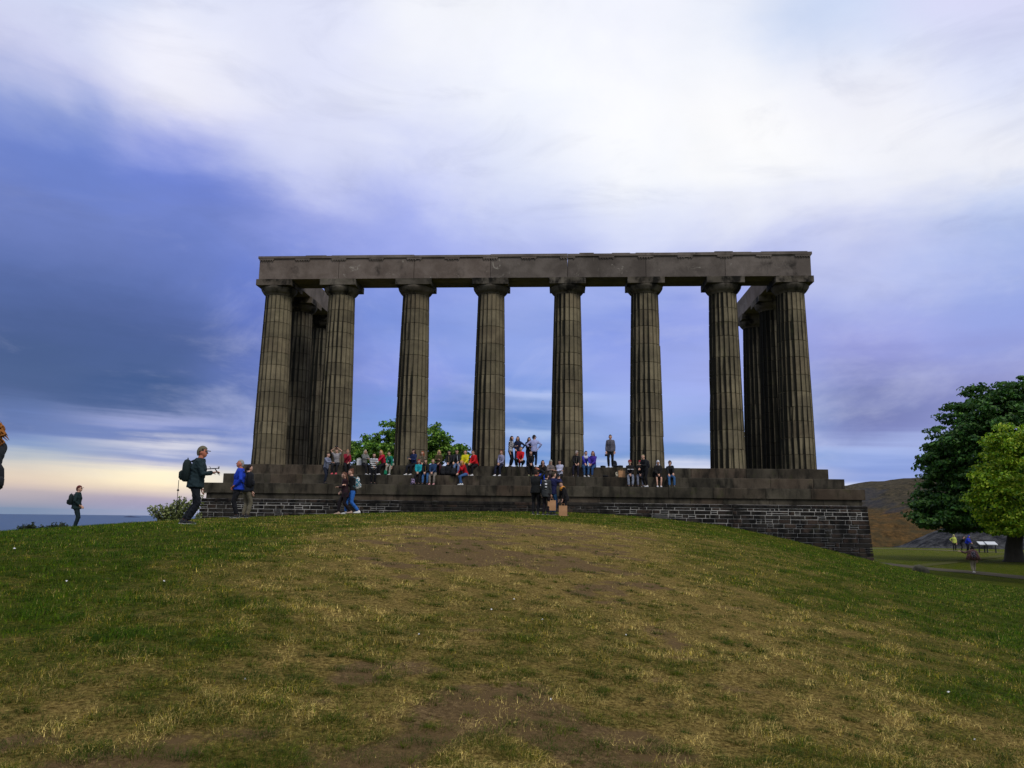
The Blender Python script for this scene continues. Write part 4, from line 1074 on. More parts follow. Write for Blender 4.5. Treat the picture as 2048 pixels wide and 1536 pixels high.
# ---- things people carry
def backpack(loc, yaw, s, label, col, col2=None, kind='plain', tilt=0.0, group=None, name='backpack', straps=True):
    root = empty(name, tuple(loc), yaw); tag(root, label, 'backpack' if name == 'backpack' else 'bag', group)
    if tilt: root.rotation_euler = (tilt, 0, yaw)
    M_ = cloth(col, kind, col2); m = MB()
    m.loft([((0, 0, 0), .12 * s, .06 * s), ((0, 0, .03 * s), .155 * s, .085 * s), ((0, 0, .22 * s), .16 * s, .09 * s), ((0, -.005, .36 * s), .14 * s, .08 * s), ((0, -.01, .43 * s), .09 * s, .05 * s), ((0, -.01, .45 * s), .04 * s, .02 * s)], 14, 0, (1, 0, 0), True, 3.0)
    m.build('bag_body', M_, root, True)
    p = MB(); p.loft([((0, -.085 * s, .04 * s), .10 * s, .03 * s), ((0, -.10 * s, .08 * s), .12 * s, .045 * s), ((0, -.10 * s, .18 * s), .12 * s, .045 * s), ((0, -.085 * s, .22 * s), .09 * s, .02 * s)], 12, 0, (1, 0, 0), True, 3); p.build('pocket', M_, root, True)
    hd = MB(); hd.tube([(-.03 * s, 0, .44 * s), (-.02 * s, 0, .48 * s), (.02 * s, 0, .48 * s), (.03 * s, 0, .44 * s)], .007 * s, 5); hd.build('handle', M_, root)
    if straps:
        for q in (-1, 1):
            t_ = MB(); t_.tube([(q * .08 * s, .07 * s, .40 * s), (q * .10 * s, .17 * s, .45 * s), (q * .11 * s, .27 * s, .36 * s), (q * .12 * s, .24 * s, .18 * s), (q * .13 * s, .08 * s, .06 * s)], .016 * s, 6); t_.build('strap', M_, root, True)
    return root
def worn_pack(pi, s, label, col, **k):
    p = pi['back'] - np.array([0, 0, .26 * s]); f = rotz(pi['yaw']) @ v3(0, -1, 0)
    return backpack(p + f * .045 * s, pi['yaw'], s, label, col, **k)
def paper_bag(loc, yaw, label, s=1.0, w=.32, hgt=.40):
    root = empty('paper_bag', tuple(loc), yaw); tag(root, label, 'paper bag', 'brown paper carrier bags')
    M_ = plain('kraft_paper', (176, 132, 92), .8); m = MB(); hw, hd_ = w / 2 * s, .075 * s; H = hgt * s
    o = [(-hw, -hd_, 0), (hw, -hd_, 0), (hw, hd_, 0), (-hw, hd_, 0)]
    mid = [(-hw * 1.02, -hd_, H * .5), (hw, -hd_ * 1.1, H * .5), (hw * 1.02, hd_, H * .5), (-hw, hd_ * 1.05, H * .5)]
    tp_ = [(-hw, -hd_ * .9, H), (hw, -hd_ * .8, H * .99), (hw, hd_ * .8, H), (-hw, hd_ * .9, H * .985)]
    ins = [(x * .985, y * .94, z) for x, y, z in tp_]; ib = [(x * .97, y * .9, .01) for x, y, z in o]
    fs = [(3, 2, 1, 0), (19, 18, 17, 16)]
    fs = [(3, 2, 1, 0), (16, 17, 18, 19)]
    for a in (0, 4):
        for i in range(4): n = (i + 1) % 4; fs.append((a + i, a + n, a + 4 + n, a + 4 + i))
    for i in range(4):
        n = (i + 1) % 4; fs.append((8 + i, 8 + n, 12 + n, 12 + i)); fs.append((12 + i, 12 + n, 16 + n, 16 + i))
    m.add(o + mid + tp_ + ins + ib, fs); m.build('bag_body', M_, root)
    for y in (-hd_ * .85, hd_ * .85):
        t_ = MB(); t_.tube([(-.06 * s, y, H * .96), (-.05 * s, y * .6, H + .07 * s), (.05 * s, y * .6, H + .07 * s), (.06 * s, y, H * .96)], .006, 5); t_.build('handle', M_, root)
    return root
def camera_thing(loc, yaw, label, s=1.0, name='camera'):
    root = empty('photo_camera', tuple(loc), yaw); tag(root, label, 'camera'); M_ = plain('black_plastic', (22, 22, 24), .45)
    m = MB(); m.bbox(-.065 * s, .065 * s, -.03 * s, .03 * s, -.04 * s, .045 * s, .008); m.bbox(-.025 * s, .025 * s, -.02 * s, .03 * s, .045 * s, .065 * s, .006); m.build('camera_body', M_, root)
    l_ = MB(); l_.tube([(0, .02 * s, 0), (0, .06 * s, 0), (0, .065 * s, 0), (0, .10 * s, 0)], [.032 * s, .032 * s, .037 * s, .037 * s], 14); l_.build('lens', M_, root, True)
    return root
def phone(loc, yaw, label):
    root = empty('phone', tuple(loc), yaw); tag(root, label, 'phone'); m = MB(); m.bbox(-.037, .037, -.004, .004, -.075, .075, .002); m.build('case', plain('black_plastic', (22, 22, 24), .45), root)
    s_ = MB(); s_.box(-.033, .033, .0045, .006, -.068, .068); s_.build('screen', plain('dark_glass', (60, 66, 76), .1), root); return root

# ---- people on the grass
def on_ground(px, D): p = at_dist(px, 1030, D); p[2] = gz1(p[0], p[1]); return p
def face_of(px, Y, face): return face

p = on_ground(-40, 11.0); p[2] -= 0.0
e = person(p, -112, 1.70, 'person with long curly ginger hair and dark jacket cut off by the left edge', 'stand', (38, 42, 44), (34, 36, 40), (150, 96, 44), 'curly', ('lap', 'lap'), 3, vox=.014, fat=1.05)
e['back'] = e['back'] - np.array([0, 0, .16])
worn_pack(e, .68, 'dark backpack worn by the curly-haired person at the left edge', (30, 32, 34))
p = on_ground(151, 36.5)
e = person(p, 112, 1.76, 'man in dark red cap and dark green jacket standing alone far left', 'stand', (24, 42, 44), (22, 38, 44), (60, 50, 44), 'cap', ('pocket', 'pocket'), 2, hatc=(92, 40, 34), fat=1.22, vox=.018, coat=.06, head=(-10, 8))
worn_pack(e, 1.0, 'small dark backpack with hanging strap on the lone man far left', (22, 34, 36))
p = on_ground(386, 19.3)
e = person(p, 106, 1.80, 'big man in khaki cap and dark teal jacket striding right across the grass', 'walk', (28, 44, 48), (20, 24, 30), (62, 52, 46), 'cap', (('down'), 'phone'), 7, hatc=(98, 92, 72), skin='ruddy', fat=1.25, vox=.013, coat=.05, shoe=(26, 27, 30), feet=((.07, -.21, .10), (.07, -.10, .092)), wrinkle=.008, head=(-4, 0))
man = e
worn_pack(e, 1.12, 'bulky dark green-black backpack with top handle on the big striding man', (22, 34, 34))
# camera on a folded tripod held out in front of his chest
M_BLK = plain('black_plastic', (22, 22, 24), .45)
fr = e['front']; trp = empty('tripod', tuple(fr + [.1, -.05, .02]), 0); trp.scale = (.66,) * 3; tag(trp, 'folded black tripod sticking out in front of the big striding man', 'tripod')
m = MB(); m.tube([(-.12, 0, -.02), (.16, 0, 0), (.30, 0, .01)], [.016, .018, .014], 8); m.build('column', M_BLK, trp, True)
m = MB(); m.ell((.33, 0, .02), (.028, .028, .034), 10, 8); m.tube([(.33, 0, .02), (.355, 0, .07), (.30, 0, .075)], [.014, .011, .009], 6); m.build('ball_head', M_BLK, trp, True)
m = MB(); m.tube([(.05, -.03, -.035), (.06, -.05, .045), (.0, -.05, .06)], [.010, .010, .008], 6); m.build('lever', M_BLK, trp, True)
for sg, a in ((1, .0), (-1, .3), (.4, .6)):
    m = MB(); m.tube([(.20, .02 * sg, 0), (.27, .04 * sg, -.09 - a * .02), (.345, .05 * sg, -.21 + a * .1)], [.010, .008, .008], 6); m.ell((.345, .05 * sg, -.215 + a * .1), (.020, .016, .014), 8, 6); m.build('leg', M_BLK, trp, True)
pk = e['back']; m = MB()
pole = empty('walking_pole', tuple(pk + [-.22, -.02, -.32]), 0); tag(pole, 'thin walking pole hanging below the big man\'s backpack', 'walking pole')
m.tube([(0, 0, .06), (0, 0, -.70)], [.008, .006], 6); m.build('shaft', M_BLK, pole); m = MB(); m.tube([(0, 0, -.14), (0, 0, -.17), (0, 0, -.19)], [.01, .032, .01], 8); m.build('basket', M_BLK, pole); 
p = on_ground(473, 25.2)
e = person(p, -72, 1.76, 'grey-haired man in royal blue jacket and black trousers facing left by the steps', 'stand', (24, 58, 168), (20, 20, 24), (150, 146, 140), 'short', ('pocket', 'pocket'), -3, skin='ruddy', fat=1.22, vox=.015, coat=.05, head=(6, 12))
backpack(e['back'] + [.12, -.0, -.30], e['yaw'], 1.05, 'large black shoulder bag hanging behind the man in the royal blue jacket', (18, 20, 26), name='shoulder_bag')
p = on_ground(490, 26.4)
e = person(p, 150, 1.70, 'person with dark ponytail and khaki trousers half hidden behind the man in royal blue', 'stand', (24, 28, 36), (98, 92, 76), (38, 28, 24), 'pony', ('down', 'down'), 3, vox=.018, coat=.04, fat=1.1)
p = on_ground(689, 30.0)
person(p, -68, 1.60, 'shorter brown-haired woman in long dark red-black clothes walking left', 'walk', (44, 24, 30), (24, 18, 22), (92, 62, 46), 'long', ('crossed', 'pocket'), 6, vox=.02, coat=.12, shoe=(176, 150, 130), head=(-4, -14))
p = on_ground(704, 30.0)
e = person(p, -75, 1.72, 'taller woman in black jacket and bright blue jeans walking left with arms folded', 'walk', (22, 22, 26), (44, 98, 172), (96, 62, 46), 'bun', ('crossed', 'crossed'), 8, vox=.019, shoe=(220, 218, 214), head=(0, -10))
worn_pack(e, 1.0, 'teal and white flowery backpack on the woman in bright blue jeans', (30, 108, 124), col2=(196, 190, 184), kind='patch')
p = on_ground(1071, 31.0)
e = person(p, 165, 1.76, 'broad man in black jacket seen from behind, both hands raised to his head', 'stand', (22, 24, 24), (18, 18, 20), (42, 32, 26), 'short', ('face', 'headup'), 2, vox=.019, fat=1.2, coat=.06, skin='ruddy')
camera_thing(e['head'] + [.0, .16, .02], 0, 'camera held at the face of the broad man in black', 1.0)
p = on_ground(1091, 30.8)
e = person(p, 150, 1.62, 'person in grey-black coat with black and white striped scarf, holding a paper bag', 'stand', (52, 54, 54), (26, 20, 24), (26, 22, 22), 'short', ('down', 'bag'), 5, vox=.019, coat=.10, collar=None)
m = MB(); nk = e['neck'] - np.array(e['root'].location); nk = rotz(-e['yaw']) @ nk
m.loft([(nk + v3(0, 0, -.10), .15, .12), (nk + v3(0, 0, -.02), .12, .10), (nk + v3(0, .01, .05), .085, .085)], 14, 0); m.tube([nk + v3(.05, -.10, -.06), nk + v3(.08, -.15, -.22), nk + v3(.06, -.14, -.36)], [.05, .045, .035], 8); m.build('scarf', cloth((26, 26, 28), 'stripe', (206, 206, 204)), e['root'], True)
for o in [c_ for c_ in e['root'].children if c_.name.startswith('scarf')]: pass
paper_bag(e['wristR'] + [0.02, 0, -.47], .15, 'brown paper bag hanging from the hand of the person with the striped scarf')
p = on_ground(1105, 31.2)
e = person(p, 130, 1.70, 'man in navy jacket and blue jeans taking a photograph towards the right', 'stand', (30, 34, 74), (36, 74, 112), (56, 48, 34), 'short', ('face', 'face'), 3, vox=.019, coat=.05, fat=1.1)
camera_thing(e['head'] + [.15, .11, -.01], math.radians(-50), 'camera held up by the man in navy jacket and jeans', 1.0)
p = on_ground(1131, 31.0)
e = person(p, -62, 1.36, 'bald-browed short person in black coat with orange hood bending over a paper bag', 'stand', (24, 22, 24), (20, 20, 24), (44, 32, 28), 'short', ('bag', 'bag'), 22, vox=.019, coat=.10, collar=(206, 134, 40), fat=1.15, head=(0, -15))
gp = on_ground(1126, 30.6)
paper_bag(gp, .05, 'brown paper bag standing on the grass before the orange-hooded person')

# ---- people on the steps. seat: 0 = top edge, 1 = second edge
EDGE = [(-1.05, 0.0), (-1.8, -.54), (-2.45, -1.06)]
def sitp(px, lv, back=.12): Y, z_ = EDGE[lv]; Y += back; return v3(x_at(px, Y, z_ + .3), Y, z_)
def stp_(px, lv, back=.45): Y, z_ = EDGE[lv]; Y += back; return v3(x_at(px, Y, z_ + .8), Y, z_)
G = 'visitors sitting on the steps'
CROWD = {}
def S(key, px, lv, face, h, label, **k):
    back = k.pop('back', .12); CROWD[key] = person(sitp(px, lv, back), face, h, label, 'sit', group=G, step=.54 if lv == 0 else .52, **k); return CROWD[key]
def T(key, px, lv, face, h, label, **k):
    back = k.pop('back', .4); CROWD[key] = person(stp_(px, lv, back), face, h, label, k.pop('pose', 'stand'), **k); return CROWD[key]
J = (52, 84, 124)   # denim
T('a', 652, 2, 62, 1.62, 'boy in blue-grey checked shirt leaning on the top step beside the arms-up person', top=(92, 98, 120), bot=(30, 36, 50), hair=(44, 32, 28), arms=('phone', 'fwd'), lean=10, topk='check', top2=(130, 134, 150), feet=((.09, -.16, .08), (.07, .05, .08)), back=.25)
S('b', 674, 0, 0, 1.68, 'person in light grey t-shirt holding both arms over the head, pink shoes', top=(150, 146, 146), bot=(24, 24, 28), hair=(34, 26, 24), arms=('headup', 'headup'), shoe=(222, 92, 104), bare=True, botk='plain')
camera_thing(CROWD['b']['head'] + [0, -.04, .22], PI, 'small dark camera held overhead by the person in grey t-shirt', 1.1)
S('c', 693, 0, 28, 1.62, 'person in dark crimson jacket hand to mouth, pink shoes, beside the arms-up person', top=(132, 26, 44), bot=(22, 22, 26), hair=(150, 112, 84), style='pony', arms=('lap', 'chin'), shoe=(224, 96, 110))
S('d', 729, 0, 48, 1.60, 'person with long pale hair and mottled grey jacket sitting by a white paper bag', top=(122, 122, 118), topk='patch', top2=(84, 86, 84), bot=(26, 26, 30), hair=(150, 142, 124), style='long', arms=('knees', 'fwd'), shoe=(186, 186, 184))
T('e', 747, 2, 20, 1.62, 'person in black and white striped jumper standing in front of the top step', top=(34, 34, 38), topk='stripe', top2=(204, 204, 204), bot=(20, 20, 24), hair=(40, 30, 28), style='long', arms=('fwd', 'lap'), coat=.04, back=.3)
S('f', 769, 0, -42, 1.62, 'blonde person in bright crimson jacket bent forward to the left', top=(178, 26, 52), bot=(22, 22, 28), hair=(176, 132, 82), style='long', arms=('knees', 'lap'), shoe=(206, 206, 206), lean=18)
S('g', 784, 0, -20, 1.55, 'person in green jacket half hidden behind the blonde in crimson', top=(24, 116, 92), bot=(150, 146, 132), hair=(60, 44, 34), arms=('down', 'lap'), shoe=(200, 200, 200), lean=24, back=.22)
S('h', 828, 0, -30, 1.68, 'dark-haired person in navy sweater looking down at a phone, pale shoes', top=(26, 40, 78), bot=(22, 24, 32), hair=(40, 28, 32), style='long', arms=('phone', 'phone'), shoe=(204, 204, 200), head=(10, -25))
phone(CROWD['h']['wristL'] + [0, 0, .04], 2.6, 'phone in the hands of the person in navy sweater')
S('i', 838, 1, 0, 1.58, 'red-haired girl in turquoise jacket and black trousers on the lower step', top=(28, 150, 160), bot=(22, 20, 26), hair=(124, 40, 40), style='long', arms=('lap', 'lap'), lean=10, head=(0, -10))
S('j', 845, 0, 10, 1.52, 'person with ginger hair and flowery top behind the girl in turquoise', top=(120, 96, 84), topk='patch', top2=(60, 74, 52), bot=(40, 40, 46), hair=(140, 78, 48), style='long', arms=('lap', 'lap'), back=.25)
S('k', 853, 1, 0, 1.60, 'dark-haired girl in black jacket and blue jeans beside the girl in turquoise', top=(24, 24, 28), bot=(54, 92, 138), hair=(34, 26, 24), arms=('lap', 'lap'), style='long', lean=10, shoe=(36, 36, 40), zipc=(150, 120, 60))
S('l', 868, 1, -6, 1.62, 'fair-haired girl in denim jacket and grey trousers with pink shoes', top=(34, 58, 92), bot=(122, 114, 104), hair=(150, 126, 92), style='pony', arms=('lap', 'lap'), lean=8, shoe=(206, 150, 150))
S('m', 877, 0, 6, 1.62, 'long-haired blonde in olive jacket and maroon trousers on the top step', top=(62, 56, 32), bot=(60, 24, 32), hair=(190, 160, 110), style='long', arms=('lap', 'phone'), coat=.03)
S('n', 900, 0, -4, 1.60, 'black-haired person in dark jacket behind the heap of bags', top=(28, 28, 30), bot=(30, 32, 42), hair=(22, 20, 22), style='long', arms=('lap', 'lap'), zipc=(150, 140, 100))
S('o', 915, 0, 0, 1.70, 'person in black jacket with white zip and pale blue jeans, left of yellow jacket', top=(26, 28, 32), bot=(96, 116, 150), hair=(30, 24, 24), arms=('knees', 'knees'), zipc=(200, 204, 210), shoe=(120, 120, 124))
S('p', 932, 0, -4, 1.66, 'person in bright yellow jacket with crossed arms on the top step', top=(206, 196, 28), bot=(40, 40, 44), hair=(36, 28, 26), arms=('lap', 'lap'), lean=10)
S('q', 932, 1, -52, 1.64, 'girl with long golden hair in red jacket and jeans bending forward below yellow jacket', top=(172, 24, 34), bot=(58, 92, 140), hair=(196, 146, 62), style='long', arms=('chin', 'lap'), lean=26, shoe=(214, 214, 210), head=(0, -20), feet=((.05, .36, -.43), (.0, .22, -.43)))
S('r', 952, 0, -40, 1.68, 'person in red jacket and black trousers with white shoes beside the fourth column', top=(196, 26, 34), bot=(20, 20, 24), hair=(64, 40, 32), arms=('lap', 'lap'), shoe=(212, 212, 210), lean=12)
S('s', 1002, 0, -22, 1.66, 'boy in pale mauve checked jacket and navy trousers sitting alone, white shoes', top=(152, 152, 178), topk='check', top2=(108, 108, 138), bot=(24, 28, 48), hair=(96, 52, 44), arms=('lap', 'lap'), shoe=(224, 224, 224), zipc=(34, 34, 44))
T('t', 1021, 0, 68, 1.70, 'long-haired woman in black and white jacket facing right between two columns', top=(40, 40, 46), topk='patch', top2=(190, 190, 196), bot=(22, 22, 28), hair=(24, 18, 20), style='long', arms=('phone', 'down'), back=.8, shoe=(60, 60, 60))
T('u', 1036, 0, -14, 1.70, 'curly dark-haired person in navy jacket with a hand on the hip', top=(28, 32, 56), bot=(36, 44, 72), hair=(34, 24, 24), style='long', arms=('hips', 'lap'), back=.95, coat=.04)
CROWD['v'] = person(stp_(1040, 0, .3), 0, 1.66, 'person in red jacket crouching on the top step below the standing pair', 'squat', (186, 20, 32), (20, 34, 30), (70, 48, 38), 'short', ('knees', 'lap'), 14, shoe=(120, 150, 130))
T('w', 1057, 0, 30, 1.66, 'black-haired person in long black jacket standing left of the man in white-blue hoodie', top=(26, 26, 28), bot=(24, 26, 34), hair=(20, 16, 18), style='long', arms=('down', 'phone'), back=1.0, coat=.05)
T('x', 1068, 0, 176, 1.76, 'man in pale lilac hoodie and dark jeans seen from behind, cap turned back', top=(158, 164, 206), bot=(28, 42, 66), hair=(30, 24, 24), style='cap', hatc=(34, 30, 34), arms=('hips', 'hips'), back=.75, shoe=(190, 190, 190), fat=1.1, head=(-40, 0))
S('y', 1061, 0, 6, 1.64, 'person all in black on the top step, hands joined, in front of the standing pair', top=(24, 22, 24), bot=(20, 20, 22), hair=(24, 20, 20), style='long', arms=('lap', 'lap'), shoe=(120, 124, 92))
S('z', 1084, 1, 6, 1.62, 'dark-haired person in black jacket and vivid blue trousers, chin on hand', top=(28, 24, 24), bot=(24, 70, 178), hair=(36, 26, 24), style='long', arms=('lap', 'chin'), shoe=(190, 200, 210))
S('A', 1100, 1, 18, 1.62, 'person in grey speckled hooded jacket looking at something in the hands', top=(118, 108, 104), topk='patch', top2=(92, 82, 80), bot=(40, 26, 34), hatc=(146, 140, 126), style='hood', arms=('phone', 'phone'), lean=10, head=(0, -18))
S('B', 1120, 1, -14, 1.66, 'person in pale grey hoodie with dark hair fallen over the face', top=(182, 184, 206), bot=(22, 20, 24), hair=(44, 34, 32), style='long', arms=('crossed', 'crossed'), lean=8, head=(0, -25), coat=.02)
S('C', 1152, 0, -4, 1.64, 'person in black jacket and pale-fronted cap, left of two in violet jackets', top=(26, 24, 26), bot=(28, 26, 40), hair=(40, 30, 28), style='cap', hatc=(150, 140, 132), arms=('knees', 'lap'), shoe=(60, 60, 66), zipc=(110, 106, 90))
S('D', 1169, 0, 12, 1.66, 'dark-haired person in blue-violet jacket and jeans between two others, white gloves', top=(52, 52, 150), bot=(48, 78, 116), hair=(30, 24, 26), arms=('knees', 'knees'), shoe=(206, 206, 206), lean=12, collar=(190, 190, 206))
S('E', 1187, 0, -30, 1.64, 'long brown-haired girl in purple jacket and jeans, rightmost of the violet pair', top=(70, 50, 148), bot=(46, 76, 120), hair=(100, 62, 50), style='long', arms=('lap', 'lap'), shoe=(52, 56, 50))
T('F', 1221, 0, -8, 1.78, 'man in grey jacket standing alone on the top step with a camera in hand', top=(92, 90, 100), bot=(22, 22, 24), hair=(28, 24, 24), arms=('down', 'down'), zipc=(40, 40, 50), fat=1.1, back=.55, shoe=(150, 150, 150), vox=.022, coat=.03)
camera_thing(CROWD['F']['wristR'] + [0, 0, -.04] if CROWD['F']['wristR'][0] < CROWD['F']['wristL'][0] else CROWD['F']['wristL'] + [0, 0, -.04], PI, 'black camera hanging from the hand of the man standing alone', 1.2)
S('G', 1261, 1, -4, 1.70, 'person in black hoodie with white print on the chest and pale grey jeans', top=(26, 24, 26), bot=(132, 138, 152), hair=(120, 56, 52), style='beanie', hatc=(132, 44, 48), arms=('lap', 'lap'), shoe=(46, 44, 44), fat=1.08)
S('H', 1279, 1, 0, 1.64, 'person in black jacket and red hat half hidden by the standing backpacker', top=(24, 24, 26), bot=(112, 116, 130), hair=(120, 60, 56), style='beanie', hatc=(140, 40, 46), arms=('lap', 'lap'))
T('I', 1291, 2, -50, 1.68, 'fair-haired backpacker in black standing bent over on the lowest step', top=(22, 24, 28), bot=(20, 20, 24), hair=(126, 116, 86), arms=('phone', 'lap'), lean=14, shoe=(200, 200, 200), back=.3, coat=.03)
worn_pack(CROWD['I'], .9, 'black backpack on the fair-haired person bent over the seated pair', (26, 28, 34))
S('J', 1316, 1, 0, 1.66, 'person in black jacket with white hood up and bare legs', top=(26, 24, 24), bot=(28, 26, 28), hair=(40, 30, 28), style='hood', hatc=(206, 206, 214), arms=('lap', 'lap'), legs='shorts', shoe=(214, 210, 210), fat=1.1, head=(0, -12))
S('K', 1341, 1, 0, 1.68, 'person in black jumper and blue jeans, last on the right of the steps', top=(24, 26, 28), bot=(58, 96, 138), hair=(36, 30, 28), style='cap', hatc=(40, 40, 44), arms=('knees', 'knees'), shoe=(56, 66, 56), lean=12)
# white lettering on the black hoodie, too small to read
g_ = CROWD['G']; fr = rotz(-g_['yaw']) @ (g_['front'] - np.array(g_['root'].location)); m = MB()
for k in range(9):
    if k == 4: continue
    m.box(fr[0] - .15 + .034 * k, fr[0] - .125 + .034 * k, fr[1] + .012, fr[1] + .022, fr[2] + .0 + .008 * (k % 2), fr[2] + .045)
m.build('chest_print', plain('white_print', (210, 212, 216)), g_['root'])

# ---- things lying on the steps
def bag_on(px, lv, back, s, label, col, **k):
    yaw = k.pop('yaw', random.uniform(-.6, .6)); pt = stp_(px, lv, back); return backpack(pt, yaw, s, label, col, straps=False, **k)
def lying_bag(px, lv, back, s, label, col, yaw=.3):
    pt = stp_(px, lv, back); r = backpack(pt + [0, 0, .09 * s], yaw, s, label, col, straps=False, name='bag', tilt=PI / 2); return r
bag_on(886, 1, .25, .95, 'black backpack, leftmost of the heap on the second step', (26, 27, 30), yaw=.3)
bag_on(897, 1, .35, 1.1, 'tallest black bag in the middle of the heap on the second step', (22, 23, 26), yaw=-.2)
bag_on(908, 1, .22, .9, 'charcoal backpack, rightmost of the heap on the second step', (34, 36, 42), yaw=.5)
lying_bag(903, 1, .12, .9, 'flat black bag lying in front of the heap of bags', (18, 18, 20), .9)
bag_on(826, 2, .25, .72, 'lilac flowery backpack standing on the lowest step below the phone user', (150, 132, 168), col2=(60, 54, 60), kind='patch', yaw=.4)
bag_on(772, 1, .2, .55, 'small bright green bag on the second step below the blonde in crimson', (20, 120, 84), yaw=0)
bag_on(1229, 0, .5, .85, 'small dark backpack standing behind the man standing alone', (30, 34, 44), yaw=-.3)
lying_bag(1202, 0, .4, .62, 'dark bag lying on the top step left of the man standing alone', (34, 38, 30), .9)
lying_bag(1244, 0, .45, .75, 'dark bag lying on the top step right of the man standing alone', (32, 32, 34), -1.0)
lying_bag(1206, 1, .3, .62, 'thin black bag lying on the second step beside the girl in purple', (24, 24, 26), 1.2)
bag_on(1234, 1, .25, .62, 'black and white patterned bag on the second step by a beige bag', (40, 38, 36), col2=(196, 186, 160), kind='patch', yaw=0)
r_ = paper_bag(stp_(1243, 1, .2), .1, 'beige carrier bag standing on the second step beside the hoodie with white print', 1.0, .34, .34); r_['category'] = 'carrier bag'; del r_['group']
bag_on(1309, 1, .35, .8, 'black bag on the second step next to the person with white hood', (22, 22, 24), yaw=.2)
wb = empty('paper_bag', tuple(stp_(719, 0, .25)), .2); tag(wb, 'upright white paper bag on the top step left of the pale-haired person', 'paper bag')
m = MB(); m.bbox(-.12, .12, -.05, .05, 0, .36, .006); m.build('bag_body', plain('white_paper', (206, 206, 204), .8), wb)
m = MB(); m.tube([(-.05, 0, .35), (-.03, 0, .42), (.03, 0, .42), (.05, 0, .35)], .006, 5); m.build('handle', plain('white_paper', (206, 206, 204), .8), wb)

# ---- people and things on the lower lawn
p = on_ground(1939, 55.5)
e = person(p, 165, 1.66, 'person with long black hair in patterned brown poncho walking away on the path', 'walk', (72, 52, 46), (150, 140, 118), (24, 20, 20), 'long', ('out', 'down'), 3, topk='patch', top2=(110, 86, 84), shoe=(210, 206, 200), vox=.024, fat=1.05)
m = MB(); m.loft([((0, 0, 1.42), .10, .09), ((0, -.02, 1.32), .24, .15), ((0, -.03, 1.05), .34, .20), ((0, -.03, .80), .42, .23)], 18, 0, (1, 0, 0)); m.build('poncho', cloth((78, 58, 50), 'patch', (118, 84, 84)), e['root'], True)
worn_pack(e, .85, 'small dark patterned backpack over the poncho', (30, 28, 40), col2=(120, 110, 120), kind='patch')
p = on_ground(1904, 96)
person(p, -20, 1.72, 'far person in pale yellow jacket and black trousers at the edge of the lawn', 'stand', (196, 204, 96), (26, 26, 30), (180, 170, 110), 'hood', ('down', 'hips'), 2, hatc=(190, 196, 120), vox=.05, coat=.06, wrinkle=0)
p = on_ground(1929, 96)
person(p, 30, 1.74, 'far person in royal blue jacket under the sycamore, beside the information boards', 'stand', (28, 50, 170), (24, 26, 34), (30, 28, 40), 'hood', ('lap', 'lap'), 26, hatc=(28, 50, 170), vox=.05, fat=1.3, wrinkle=0)
p = on_ground(1917, 97)
person(p, 60, 1.66, 'far person in black leaning towards the one in royal blue', 'stand', (26, 26, 30), (24, 24, 28), (24, 20, 20), 'short', ('lap', 'fwd'), 30, vox=.05, fat=1.1, wrinkle=0)
for (px_, w_, lb) in ((1977, .66, 'larger white information board on two legs under the sycamore'), (1958, .42, 'smaller white information board left of the larger one')):
    p = on_ground(px_, 94); rt = empty('information_board', tuple(p), -.1); tag(rt, lb, 'information board')
    m = MB(); m.add([(-w_ * .75, -.35, .78), (w_ * .75, -.35, .78), (w_ * .75, .35, 1.05), (-w_ * .75, .35, 1.05), (-w_ * .75, -.35, .84), (w_ * .75, -.35, .84), (w_ * .75, .35, 1.11), (-w_ * .75, .35, 1.11)], [(3, 2, 1, 0), (4, 5, 6, 7), (0, 1, 5, 4), (1, 2, 6, 5), (2, 3, 7, 6), (3, 0, 4, 7)])
    m.build('panel', plain('board_white', (196, 198, 198), .4), rt)
    for s in (-1, 1):
        m = MB(); m.bbox(s * w_ * .6 - .05, s * w_ * .6 + .05, -.05, .05, -.1, .93, .01); m.build('leg', plain('board_leg', (40, 42, 42), .7), rt)
# boulder beside the path
p = on_ground(1833, 53.5); m = MB(); m.ell((0, 0, 0), (.50, .42, .50), 16, 10); V = np.array(m.v)
V += (np.stack([fbm(V[:, 1] * 3 + 5, V[:, 2] * 3, .6), fbm(V[:, 0] * 3, V[:, 2] * 3 + 9, .6), fbm(V[:, 0] * 3 + 3, V[:, 1] * 3, .6)], 1) - .5) * .22; V[:, 2] = np.where(V[:, 0] > .1, V[:, 2] * .9, V[:, 2]); m.v = [tuple(q) for q in V]
tag(m.build('boulder', stone_mat('boulder_stone', (104, 100, 82), (80, 78, 64), (40, 40, 32), .5, .7), None, True, tuple(p + [0, 0, -.06])), 'rounded grey-green boulder lying at the edge of the path', 'boulder')
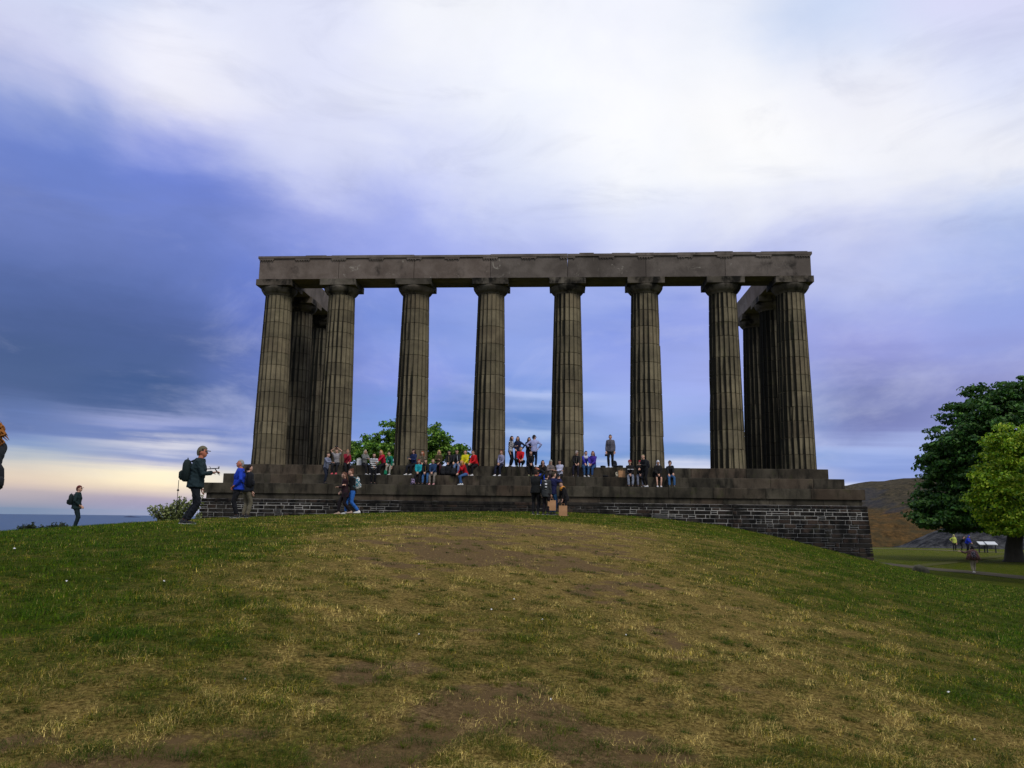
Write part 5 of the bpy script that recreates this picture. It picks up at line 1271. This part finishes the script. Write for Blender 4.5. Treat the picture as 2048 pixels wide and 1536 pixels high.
# scraps of litter in the grass
LIT = [(28, 1100, .07, 'largest scrap of white litter, far left near the brow'), (983, 1223, .025, None), (1085, 1243, .03, None), (1028, 1202, .028, None), (1252, 1274, .022, None), (1897, 1389, .035, None), (1101, 1405, .02, None), (328, 1166, .04, None), (133, 1166, .03, None), (490, 1364, .018, None), (838, 1273, .02, None), (1950, 1485, .018, None)]
for i, (a, b, s, lb) in enumerate(LIT):
    P = ground_px(a, b)
    if P is None: continue
    m = MB(); rr = random.Random(i)
    s *= .38; m.add([(-s, -s * .6, .002), (s * .9, -s * .5, .01), (s, s * .6, .003), (-s * .8, s * .7, .012), (0, 0, s * .5 + .01)], [(0, 1, 4), (1, 2, 4), (2, 3, 4), (3, 0, 4), (3, 2, 1, 0)])
    o = m.build('litter', plain('white_scrap', (214, 214, 208), .7), None, False, (P[0], P[1], P[2] + .012)); o.rotation_euler = (0, 0, rr.uniform(0, 6))
    tag(o, lb or 'small white scrap of paper lying in the worn grass', 'litter', None if lb else 'white scraps in the grass')

# ---- turn the waiting voxel unions into plain meshes
bpy.context.view_layer.update()
dg = bpy.context.evaluated_depsgraph_get()
rw = np.random.default_rng(5)
for (name, tmp, mats, parent, extra, wrinkle) in JOBS:
    ev = tmp.evaluated_get(dg); me0 = ev.to_mesh()
    V = np.empty(len(me0.vertices) * 3, np.float32); me0.vertices.foreach_get('co', V); V = V.reshape(-1, 3).astype(float)
    N = np.empty(len(me0.vertices) * 3, np.float32); me0.vertices.foreach_get('normal', N); N = N.reshape(-1, 3)
    Fs = [tuple(p_.vertices) for p_ in me0.polygons]; ev.to_mesh_clear()
    if wrinkle and len(V):
        o_ = rw.uniform(0, 50, 3)
        n_ = vnoise(V[:, 0] * 1.0 + V[:, 1] * .7 + o_[0], V[:, 2] * 1.6 + V[:, 1] + o_[1], .07) + .6 * vnoise(V[:, 1] + o_[2], V[:, 2] + V[:, 0] * .5, .035) - .8
        V = V + N * (n_ * wrinkle * 2)[:, None]
    m = MB(); m.add(V, Fs)
    for (ev_, ef, em) in (extra or []):
        b = len(m.v); m.v.extend([tuple(q) for q in ev_]); m.f.extend([tuple(i + b for i in f) for f in ef]); m.m.extend(em)
    m.build(name, mats, parent, True)
    old = tmp.data; bpy.data.objects.remove(tmp); bpy.data.meshes.remove(old)
print('tris', sum(sum(1 for _ in ()) + len(o.data.loops) - 2 * len(o.data.polygons) for o in scene.objects if o.type == 'MESH'))
